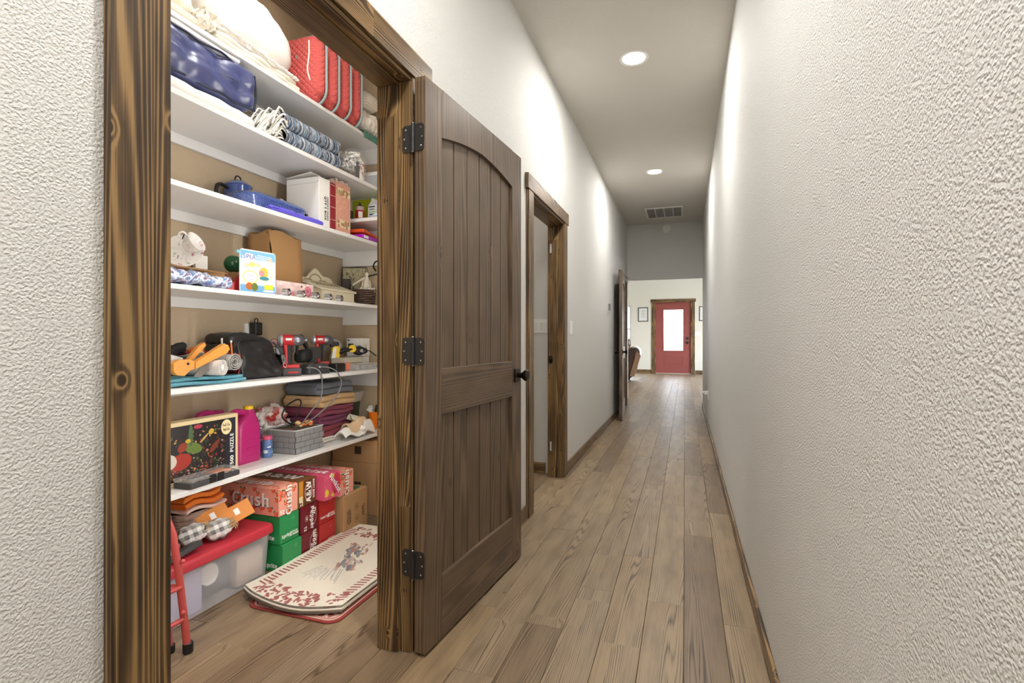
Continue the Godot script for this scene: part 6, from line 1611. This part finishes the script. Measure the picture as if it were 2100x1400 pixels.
# ---------------------------------------------------------------- fourth shelf
func shelf_three() -> void:
	var Y := 1.7293
	var enamel := mat(rgb(52, 84, 156), 0.15, {"coat": 0.8})
	var spk := noise_tex(0.12, 2, 256, 0, 2, [[0.0, rgb(44, 66, 140)], [0.6, rgb(52, 78, 156)], [0.75, rgb(150, 170, 214)], [1.0, rgb(190, 206, 232)]])
	var speck := mat(Color.WHITE, 0.18, {"tex": spk, "tri": true, "scale": Vector3(6, 6, 6), "coat": 0.7})
	var po := thing("coffee_pot", "blue enamel coffee pot with lid and dark handle", "pot", Vector3(-2.148, Y, -2.015))
	po.scale = Vector3.ONE * 1.1
	part(po, "body", lathe([Vector2(0, 0), Vector2(0.06, 0), Vector2(0.062, 0.006), Vector2(0.06, 0.07), Vector2(0.057, 0.14), Vector2(0.06, 0.145)], 28), enamel)
	var pl := part(po, "lid", lathe([Vector2(0.061, 0.145), Vector2(0.058, 0.15), Vector2(0.035, 0.168), Vector2(0.0, 0.174)], 28), enamel)
	part(pl, "lid_ring", tube([Vector3(0, 0.172, -0.018), Vector3(0, 0.19, -0.012), Vector3(0, 0.193, 0.008), Vector3(0, 0.174, 0.018)], 0.0035, 8, 4), M.black)
	part(po, "spout", prism([Vector2(0.05, 0.1), Vector2(0.085, 0.13), Vector2(0.05, 0.135)], 0.03), enamel, V0, Vector3(0, PI / 2, 0))
	part(po, "handle", tube([Vector3(0, 0.125, 0.055), Vector3(0, 0.132, 0.09), Vector3(0, 0.12, 0.112), Vector3(0, 0.08, 0.118), Vector3(0, 0.03, 0.112)], 0.008, 8, 5), M.black)
	var ro := thing("roasting_pan", "blue speckled enamel roasting pan lying before the coffee pot", "pan", Vector3(-1.995, Y, -2.06))
	var pan := loft([[0.14, 0.38, 0.06, 0.0], [0.15, 0.39, 0.065, 0.006], [0.162, 0.43, 0.075, 0.06], [0.17, 0.445, 0.08, 0.066], [0.17, 0.445, 0.08, 0.07], [0.158, 0.42, 0.072, 0.064], [0.14, 0.38, 0.06, 0.01]], 3)
	part(ro, "pan", pan, speck)
	for s in [-1]: part(ro, "grip", tube([Vector3(-0.04, 0.062, s * 0.215), Vector3(-0.03, 0.066, s * 0.24), Vector3(0.03, 0.066, s * 0.24), Vector3(0.04, 0.062, s * 0.215)], 0.006, 8, 4), M.black)
	var lid := part(ro, "domed_lid", loft([[0.165, 0.435, 0.078, 0.07], [0.158, 0.42, 0.07, 0.078], [0.12, 0.34, 0.06, 0.094], [0.05, 0.2, 0.02, 0.098]], 2), enamel)
	part(lid, "white_knob", ball(0.012, 0.007, 0.012), M.white, Vector3(0.03, 0.1, -0.05))
	one("purple_pouch", "shiny purple plastic pouch lying at the shelf edge before the roasting pan", "pouch", soft(0.056, 0.026, 0.38, 0.011, 14, func(p: Vector3): return p + Vector3(0.01 * sin(p.z * 12.0), 0.01 * nz.get_noise_2d(p.x * 20.0, p.z * 14.0) * (1.0 if p.y > 0 else 0.15) - 0.006 * p.z * 4.0 * (1.0 if p.y > 0 else 0.0), 0)), mat(rgb(104, 96, 226), 0.22, {"coat": 0.6}), Vector3(-1.881, Y + 0.0145, -2.12), Vector3(0, -0.01, 0))
	# upright books and boxes
	var bi := thing("binder_box", "big white cardboard filing box standing beside the red binder", "box", Vector3(-1.99, Y, -2.34))
	part(bi, "box", bx(0.22, 0.272, 0.09, 0.003), M.white, Vector3(0, 0.136, 0))
	part(bi, "lifted_flap", bx(0.17, 0.003, 0.08, 0.001), M.white, Vector3(-0.03, 0.29, 0.005), Vector3(0, 0, 0.12))
	plate(bi, "printed_panel", M.pale_grey, 0.19, 0.002, Vector3(0.0, 0.24, 0.0454), FZ)
	txt(bi, "QTY 1 BOX", 0.016, M.ink, Vector3(0.1106, 0.11, -0.006), FX, 1.2, "lettering", -PI / 2)
	txt(bi, "CONTENTS FRAGILE", 0.01, M.ink, Vector3(0.1106, 0.11, -0.026), FX, 1.0, "lettering", -PI / 2)
	plate(bi, "dot", M.ink, 0.004, 0.004, Vector3(0.1, 0.245, 0.0455), FZ)
	var rb := thing("red_binder", "dark red album with pale spine lines between the white box and the floral box", "binder", Vector3(-1.98, Y, -2.412))
	part(rb, "cover", bx(0.2, 0.268, 0.046, 0.004), mat(rgb(142, 34, 44), 0.45), Vector3(0, 0.134, 0))
	for y in [0.06, 0.13, 0.195, 0.255]: part(rb, "spine_line", bx(0.002, 0.003, 0.044, 0.0005), mat(rgb(226, 190, 180), 0.5), Vector3(0.1005, y, 0))
	part(rb, "page_tops", bx(0.18, 0.006, 0.036, 0.002), mat(rgb(206, 170, 130), 0.8), Vector3(-0.005, 0.27, 0))
	var fp := Paint.new(64, 128, rgb(214, 158, 138))
	for i in 90: fp.ell(rng.randf(), rng.randf(), 0.02, 0.012, rgb(232, 186, 166), rng.randf())
	for y in [0.18, 0.82]:
		fp.rect(0, y - 0.08, 1, 0.16, rgb(226, 206, 168))
		for i in 16: fp.ell(rng.randf(), y + rng.randf_range(-0.05, 0.05), 0.09, 0.03, [rgb(150, 130, 90), rgb(190, 120, 100), rgb(170, 160, 110)][i % 3], rng.randf() * 3.0)
	var fb := thing("floral_box", "pink floral box file with torn tissue on top", "box", Vector3(-1.975, Y, -2.505))
	part(fb, "box", bx(0.19, 0.285, 0.126, 0.003), mat(rgb(212, 160, 140), 0.6), Vector3(0, 0.1425, 0))
	plate(fb, "floral_print", mat(Color.WHITE, 0.5, {"tex": fp.tex()}), 0.124, 0.283, Vector3(0.0954, 0.1425, 0), FX)
	part(fb, "tissue", soft(0.16, 0.025, 0.11, 0.01, 8, wob(0.02, 40.0)), mat(rgb(214, 196, 186), 0.8), Vector3(0, 0.293, 0))
	# right end: books below the short shelf, craft things on it
	var ora := thing("orange_book", "orange and red soft book lying on the purple book under the short shelf", "book", Vector3(-1.95, Y + 0.0265, -2.78), 0.12, "books under the short shelf")
	part(ora, "cover", soft(0.17, 0.022, 0.27, 0.008, 8, func(p: Vector3): return p + Vector3(0, 0.008 * sin(p.z * 14.0), 0)), mat(rgb(216, 84, 36), 0.4), Vector3(0, 0.014, 0))
	part(ora, "red_page_edge", bx(0.15, 0.006, 0.25, 0.002), mat(rgb(176, 40, 30), 0.6), Vector3(0.005, 0.003, 0))
	var pur := thing("purple_book", "bright purple book lying lowest under the short shelf", "book", Vector3(-1.945, Y, -2.77), 0.05, "books under the short shelf")
	part(pur, "cover", bx(0.18, 0.025, 0.25, 0.004), mat(rgb(168, 34, 190), 0.3), Vector3(0, 0.0127, 0))
	part(pur, "pages", bx(0.004, 0.017, 0.05, 0.001), M.white, Vector3(0.0895, 0.0127, 0.09))
	plate(pur, "price_label", mat(rgb(226, 210, 140), 0.5), 0.05, 0.018, Vector3(0.0905, 0.0127, -0.08), FX)
	var S := 1.8603
	one("yellow_board", "lime yellow plastic board standing behind the glue bottle", "board", bx(0.22, 0.19, 0.006, 0.002), mat(rgb(190, 200, 30), 0.4), Vector3(-2.02, S + 0.096, -2.935))
	var gl := thing("glue_bottle", "red-labelled craft bottle with dark cap on the short shelf", "bottle", Vector3(-1.955, S, -2.77))
	part(gl, "body", lathe([Vector2(0, 0), Vector2(0.026, 0), Vector2(0.027, 0.003), Vector2(0.027, 0.09), Vector2(0.024, 0.095), Vector2(0, 0.097)], 20), mat(rgb(196, 176, 170), 0.3))
	part(gl, "red_label", lathe([Vector2(0.0274, 0.015), Vector2(0.0274, 0.07)], 20), mat(rgb(190, 44, 42), 0.5))
	part(gl, "white_label", bx(0.002, 0.04, 0.026, 0.0005), M.white, Vector3(0.018, 0.04, 0.021), Vector3(0, -0.85, 0))
	part(gl, "star_cap", lathe([Vector2(0, 0.097), Vector2(0.024, 0.097), Vector2(0.01, 0.106), Vector2(0.008, 0.12), Vector2(0, 0.124)], 5), M.dark_grey)
	one("paint_pot", "small dark paint pot left of the red-labelled craft bottle", "pot", cyl(0.018, 0.07, 16, 0.003), M.dark_grey, Vector3(-2.02, S + 0.0355, -2.76))
	var mc := thing("paper_carton", "pale printed gable-top carton on the short shelf", "carton", Vector3(-1.865, S, -2.8), -0.1)
	part(mc, "carton", bx(0.062, 0.1, 0.06, 0.002), mat(rgb(214, 214, 222), 0.4), Vector3(0, 0.05, 0))
	part(mc, "gable", prism([Vector2(-0.031, 0.1), Vector2(0.031, 0.1), Vector2(0.004, 0.128), Vector2(0.004, 0.142), Vector2(-0.004, 0.142), Vector2(-0.004, 0.128)], 0.058), M.pale_grey)
	for i in 5: plate(mc, "print_band", [M.grey, M.dark_grey, mat(rgb(150, 190, 120), 0.5)][i % 3], 0.05 - 0.01 * (i % 2), 0.008, Vector3(0, 0.025 + i * 0.016, 0.0306), FZ)
	var hose := mat(rgb(196, 210, 228), 0.3)
	var h := []
	for i in 25: h.append(Vector3(0.04 * cos(i * TAU / 24), 0.006 * sin(i * TAU / 12) , 0.05 * sin(i * TAU / 24)))
	one("plastic_ring", "pale blue plastic hose ring lying before the printed carton", "ring", tube(h, 0.0075, 10), hose, Vector3(-1.8, S + 0.0137, -2.745))
	one("plastic_loop", "pale blue plastic hose loop standing beside the printed carton", "ring", tube([Vector3(0.03, 0.0, 0), Vector3(-0.02, 0.02, 0), Vector3(-0.035, 0.06, 0), Vector3(-0.02, 0.12, 0), Vector3(0.0, 0.16, 0), Vector3(0.03, 0.18, 0)], 0.0085, 10, 5), hose, Vector3(-1.79, S + 0.0088, -2.8))

# ---------------------------------------------------------------- the two topmost shelves
func top_shelves() -> void:
	var A := 2.0803
	var fab := noise_tex(0.3, 2, 256, 1, 33)
	var satin := mat(rgb(60, 70, 120), 0.34, {"rim": 0.7, "spec": 0.9})
	var navy := mat(rgb(34, 40, 66), 0.5)
	one("folded_blanket", "white folded blanket under the navy bedding bag", "blanket", soft(0.28, 0.06, 0.72, 0.025, 12, wob(0.014, 12.0)), mat(rgb(236, 233, 228), 0.95), Vector3(-2.03, A + 0.041, -1.52))
	var bb := thing("bedding_bag", "navy blue satin bedding bag with dark piping on the fifth shelf", "bedding bag", Vector3(-2.03, A + 0.082, -1.53))
	part(bb, "satin_side", soft(0.28, 0.2, 0.7, 0.05, 26, func(p: Vector3):
		var f := pow(absf(sin(p.z * 24.0 + 7.0 * p.y)), 0.6) * 1.6 - 1.0 + 0.6 * sin(p.z * 15.0 - 16.0 * p.y + 1.0)
		var edge := clampf((p.x - 0.04) * 10.0, 0.0, 1.0)
		return p + Vector3(edge * (0.011 * f + 0.012 * nz.get_noise_2d(p.z * 9.0, p.y * 12.0)), 0.012 * nz.get_noise_2d(p.z * 6.0, 2.0) * (1.0 if p.y > 0.0 else 0.2) - 0.1 * maxf(0.0, -p.z - 0.2) * (p.y + 0.1) * 2.0, 0)), satin, Vector3(0, 0.1, 0))
	part(bb, "white_top", soft(0.25, 0.02, 0.6, 0.009, 8, wob(0.006, 9.0)), mat(rgb(244, 244, 246), 0.7), Vector3(0.005, 0.205, 0.03))
	for y in [0.012, 0.188]:
		var pp := []
		for i in 13: pp.append(Vector3(0.132 + 0.006 * sin(i * 1.7), y + 0.004 * sin(i * 2.3) - (0.02 if (y > 0.1 and i > 10) else 0.0), lerpf(0.34, -0.34, i / 12.0)))
		part(bb, "piping", tube(pp, 0.005, 8, 3), navy)
	part(bb, "piping", tube([Vector3(0.134, 0.17, -0.34), Vector3(0.13, 0.09, -0.352), Vector3(0.132, 0.012, -0.34)], 0.005, 8, 4), navy)
	# fringed throw
	var stp := Paint.new(256, 32, rgb(214, 216, 220))
	for i in 64:
		var c: Color = [rgb(96, 138, 168), rgb(70, 74, 88), rgb(150, 164, 178), rgb(96, 100, 114), rgb(116, 152, 182), rgb(206, 212, 218)][int(nz.get_noise_1d(i * 0.7) * 3.0 + 3.0) % 6]
		stp.rect(i / 64.0, 0, 1 / 64.0, 1, c)
	for i in 260: stp.ell(rng.randf(), rng.randf(), 0.004, 0.03, rgb(232, 232, 234))
	var strip := mat(Color.WHITE, 0.95, {"tex": stp.tex(), "bump": fab, "h": 0.3})
	var tr := thing("striped_throw", "blue, grey and white striped throw with white fringe folded on the fifth shelf", "blanket", Vector3(-1.99, A, -2.2))
	for k in 2:
		var rr := 0.042
		var g := []
		for j in 25:
			var row := []
			for i in 15:
				var a := TAU * i / 14
				row.append(Vector3((0.1 if cos(a) > 0 else -0.1) + cos(a) * rr, rr + sin(a) * rr * 0.95 + 0.002 * sin(j * 1.1 + k), lerpf(0.18, -0.25, j / 24.0) + 0.004 * sin(a * 2.0)))
			g.append(row)
		var b := MB.new()
		b.grid(g, -1.0, true)
		var flipped := MB.new()
		for q in b.v.size(): flipped.add(b.v[q], b.n[q], Vector2(b.t[q].y, b.t[q].x))
		for q in range(0, b.ix.size(), 3): flipped.face(b.ix[q], b.ix[q + 1], b.ix[q + 2])
		part(tr, "fold", flipped.done(), strip, Vector3(-0.008 * k, k * 0.081, 0.006 * k))
	var fr := []
	for i in 130:
		var x := rng.randf_range(-0.12, 0.13)
		var y := rng.randf_range(0.02, 0.15)
		var l := rng.randf_range(0.05, 0.16)
		fr.append([tube([Vector3(x, y, 0.16), Vector3(x + rng.randf_range(-0.01, 0.025), y + rng.randf_range(-0.005, 0.02), 0.16 + l * 0.5), Vector3(x + rng.randf_range(-0.02, 0.02), maxf(0.008, y - l * 0.8), 0.16 + l)], 0.0045, 5, 3), T(0, 0, 0)])
	stuff(part(tr, "fringe", join(fr), mat(rgb(240, 238, 232), 0.95)))
	var wt := mat(Color.WHITE, 0.95, {"tex": noise_tex(0.05, 1, 128, 2, 12, [[0.0, rgb(30, 30, 34)], [0.4, rgb(34, 34, 38)], [0.5, rgb(236, 234, 230)], [1.0, rgb(240, 238, 234)]]), "tri": true, "scale": Vector3(5, 5, 5)})
	part(tr, "patterned_end", soft(0.22, 0.17, 0.035, 0.016, 6, wob(0.008, 20.0)), wt, Vector3(-0.005, 0.09, -0.27))
	# cloche
	var cl := thing("glass_cloche", "glass dome with white feathers and a tiny bride and groom", "glass dome", Vector3(-1.97, A, -2.715))
	part(cl, "base", cyl(0.085, 0.014, 30, 0.004), M.white, Vector3(0, 0.007, 0))
	part(cl, "dome", lathe([Vector2(0.078, 0.015), Vector2(0.08, 0.13), Vector2(0.074, 0.17), Vector2(0.055, 0.205), Vector2(0.028, 0.224), Vector2(0.0, 0.229)], 32), mat(rgb(240, 244, 245), 0.03, {"alpha": 0.07}))
	var ft := []
	for i in 240:
		var a := rng.randf() * TAU
		var y := rng.randf_range(0.1, 0.2)
		var rad := 0.062 * sqrt(rng.randf()) * (1.0 if y < 0.16 else 0.75)
		ft.append([ball(0.014, 0.004, 0.006, 6), T(cos(a) * rad, y, sin(a) * rad, Vector3(rng.randf() * 3, rng.randf() * 3, rng.randf() * 3))])
	stuff(part(cl, "feather", join(ft), mat(rgb(246, 244, 240), 0.95, {"back": Color(0.3, 0.3, 0.3)})))
	var fl := []
	for i in 70:
		var a := rng.randf_range(-0.4, 1.6)
		fl.append([ball(0.008, 0.007, 0.008, 7), T(0.05 * cos(a) + 0.008, rng.randf_range(0.02, 0.13), -0.035 * sin(a) - 0.02)])
	stuff(part(cl, "blossom", join(fl.slice(0, 40)), mat(rgb(236, 222, 214), 0.9)))
	stuff(part(cl, "pink_blossom", join(fl.slice(40)), mat(rgb(206, 150, 150), 0.9)))
	part(cl, "groom", lathe([Vector2(0, 0.02), Vector2(0.012, 0.02), Vector2(0.011, 0.07), Vector2(0.015, 0.105), Vector2(0.006, 0.112), Vector2(0.009, 0.12), Vector2(0.009, 0.13), Vector2(0, 0.134)], 12), mat(rgb(44, 46, 56), 0.6), Vector3(0.05, 0, 0.022))
	part(cl, "bride", lathe([Vector2(0, 0.02), Vector2(0.026, 0.02), Vector2(0.014, 0.07), Vector2(0.01, 0.1), Vector2(0.006, 0.108), Vector2(0.008, 0.12), Vector2(0, 0.128)], 12), M.white, Vector3(0.045, 0, -0.01))
	var fr2 := thing("leaning_picture", "small white-framed picture leaning on the end wall right of the glass dome", "picture", Vector3(-1.975, A, -2.935))
	part(fr2, "frame", bx(0.2, 0.15, 0.014, 0.004), M.white, Vector3(0, 0.076, 0), Vector3(-0.08, 0, 0))
	part(fr2, "picture", bx(0.15, 0.1, 0.004, 0.001), M.pale_grey, Vector3(0, 0.076, 0.007), Vector3(-0.08, 0, 0))
	# topmost shelf
	var B := 2.4063
	var lin := mat(rgb(240, 234, 220), 0.95, {"bump": fab, "h": 0.1, "tri": true, "scale": Vector3(5, 5, 5)})
	var com := mat(rgb(244, 241, 238), 0.95)
	var pi := thing("cream_pillow", "plump cream pillow with a tied corner at the left end of the topmost shelf", "pillow", Vector3(-2.06, B + 0.007, -1.39))
	part(pi, "cushion", soft(0.27, 0.3, 0.5, 0.1, 14, func(p: Vector3): return p * (1.0 + 0.1 * nz.get_noise_3dv(p * 11.0)) + Vector3(0.012 * sin(p.z * 34.0 + p.y * 20.0), -0.12 * maxf(0.0, -p.z - 0.1), 0)), lin, Vector3(0, 0.185, 0))
	part(pi, "under_sheet", soft(0.28, 0.04, 0.5, 0.016, 10, wob(0.008, 16.0)), mat(rgb(226, 216, 198), 0.95), Vector3(0.005, 0.022, 0))
	part(pi, "knotted_corner", soft(0.06, 0.07, 0.08, 0.025, 8, wob(0.03, 24.0)), lin, Vector3(0.13, 0.06, -0.25))
	var co := thing("white_comforter", "large white rolled comforter in the middle of the topmost shelf", "comforter", Vector3(-2.08, B, -1.97))
	part(co, "roll", soft(0.26, 0.31, 0.55, 0.13, 14, func(p: Vector3): return p + Vector3(0.015 * nz.get_noise_3dv(p * 8.0), 0.012 * nz.get_noise_3dv(p * 7.0 + Vector3(4, 0, 0)) - 0.55 * maxf(0.0, -p.z - 0.03) * (p.y + 0.155) * 3.0, 0)), com, Vector3(0, 0.258, 0))
	part(co, "tag", bx(0.002, 0.02, 0.014, 0.0005), M.grey, Vector3(0.135, 0.2, -0.23))
	var qu := thing("scalloped_quilt", "white quilt with scalloped edge folded under the comforter", "quilt", Vector3(-2.04, B, -1.93))
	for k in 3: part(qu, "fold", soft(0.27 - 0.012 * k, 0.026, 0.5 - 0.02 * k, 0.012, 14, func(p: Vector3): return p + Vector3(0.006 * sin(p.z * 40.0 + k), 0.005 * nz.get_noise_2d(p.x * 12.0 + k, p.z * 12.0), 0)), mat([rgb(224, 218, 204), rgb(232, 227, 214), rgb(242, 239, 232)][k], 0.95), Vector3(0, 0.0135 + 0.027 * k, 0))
	var sc := []
	for i in 22: sc.append([ball(0.012, 0.006, 0.014, 8), T(0.132 + 0.004 * sin(i * 2.0), 0.078 - 0.001 * i, 0.22 - i * 0.0215)])
	stuff(part(qu, "scallop_trim", join(sc), com))
	# red cushions
	var qt := Image.create(64, 64, false, Image.FORMAT_L8)
	for y in 64:
		for x in 64:
			var u := absf(fposmod((x + y) / 64.0, 1.0) - 0.5) * 2.0
			var w := absf(fposmod((x - y) / 64.0, 1.0) - 0.5) * 2.0
			var v := (1.0 - pow(u, 3.0)) * (1.0 - pow(w, 3.0))
			qt.set_pixel(x, y, Color(v, v, v))
	var qm := mat(rgb(204, 92, 88), 0.95, {"bump": ImageTexture.create_from_image(qt), "h": 0.5, "tri": true, "scale": Vector3(30, 30, 30)})
	var pip := mat(rgb(150, 172, 172), 0.8)
	var lab := ["leftmost of the four, its quilted face showing", "second from the left of the four", "third from the left of the four", "rightmost of the four, beside the striped pillow"]
	var proto: Node3D = null
	for i in 4:
		var c: Node3D
		if i == 0:
			c = thing("seat_cushion", "x", "cushion", V0)
			proto = c
			var ol := rrect(0.36, 0.38, 0.085, 7)
			part(c, "pad", soft(0.33, 0.375, 0.098, 0.047, 14, func(p: Vector3):
				var q := Vector2(p.x / 0.165, p.y / 0.1875)
				var d := pow(pow(absf(q.x), 5.0) + pow(absf(q.y), 5.0), 0.2)
				var m := maxf(absf(q.x), absf(q.y))
				var k := m / maxf(d, 0.001)
				return Vector3(p.x * k, p.y * k, p.z * (1.05 - 0.35 * pow(d * k, 4.0)))), qm, Vector3(0, 0.19, 0))
			var pt := []
			for q in rrect(0.34, 0.385, 0.075, 7): pt.append(Vector3(q.x, q.y + 0.193, -0.012))
			pt.append(pt[0])
			part(c, "piping", tube(pt, 0.007, 8), pip)
			part(c, "tie_ribbon", tube([Vector3(0.1, 0.33, 0.044), Vector3(0.105, 0.25, 0.05), Vector3(0.095, 0.17, 0.05), Vector3(0.11, 0.11, 0.046)], 0.005, 6, 4), mat(rgb(214, 214, 208), 0.8))
		else:
			c = proto.duplicate()
			c.name = numbered("seat_cushion")
			add_child(c)
		tag(c, "red quilted seat cushion standing on edge, " + lab[i], "cushion", "red quilted seat cushions")
		c.position = Vector3(-2.035, B + 0.002, [-2.325, -2.433, -2.541, -2.649][i])
		c.rotation = Vector3(0, 0.0, 0)
	var gr := mat(rgb(84, 132, 118), 0.8)
	one("green_cloth", "green cloth hanging over the edge of the topmost shelf right of the red cushions", "cloth", sheet(8, 12, func(u: float, v: float):
		var x := lerpf(-0.28, 0.02, minf(v / 0.8, 1.0))
		return Vector3(x + 0.003 * sin(u * 12.0), 0.012 - maxf(0.0, v - 0.8) * 0.22 + 0.003 * sin(u * 9.0 + v * 4.0), lerpf(0.06, -0.13, u)), 0.006), gr, Vector3(-1.912, B, -2.78))
	var rp := thing("ruffled_pillow", "white ruffled pillow lying at the right end of the topmost shelf", "pillow", Vector3(-2.03, B + 0.026, -2.84))
	part(rp, "cushion", soft(0.26, 0.14, 0.2, 0.06, 10, wob(0.018, 24.0)), mat(rgb(240, 236, 228), 0.95), Vector3(0, 0.074, 0))
	var rf := []
	for i in 14: rf.append([ball(0.02, 0.05, 0.012, 8), T(0.1, 0.07 + 0.01 * sin(i * 2.0), 0.09 - i * 0.014, Vector3(0.2 * sin(i * 1.0), 0, 0.1))])
	stuff(part(rp, "ruffle", join(rf), mat(rgb(242, 239, 232), 0.95)))
	var sp := Paint.new(64, 64, rgb(236, 232, 220))
	for i in 8: sp.rect(0, i * 0.125, 1, 0.025, rgb(150, 150, 138))
	var spl := thing("striped_pillow", "small cream pillow with thin grey stripes lying on the ruffled one", "pillow", Vector3(-2.03, B + 0.185, -2.84))
	part(spl, "cushion", soft(0.26, 0.11, 0.19, 0.052, 10, func(p: Vector3): return Vector3(p.x, p.y * (1.0 - 1.6 * absf(p.z) * absf(p.z) * 25.0 * 0.5), p.z) + Vector3(0, 0.006 * nz.get_noise_3dv(p * 20.0), 0)), mat(Color.WHITE, 0.95, {"tex": sp.tex(), "tri": true, "scale": Vector3(9, 9, 9)}), Vector3(0, 0.058, 0))
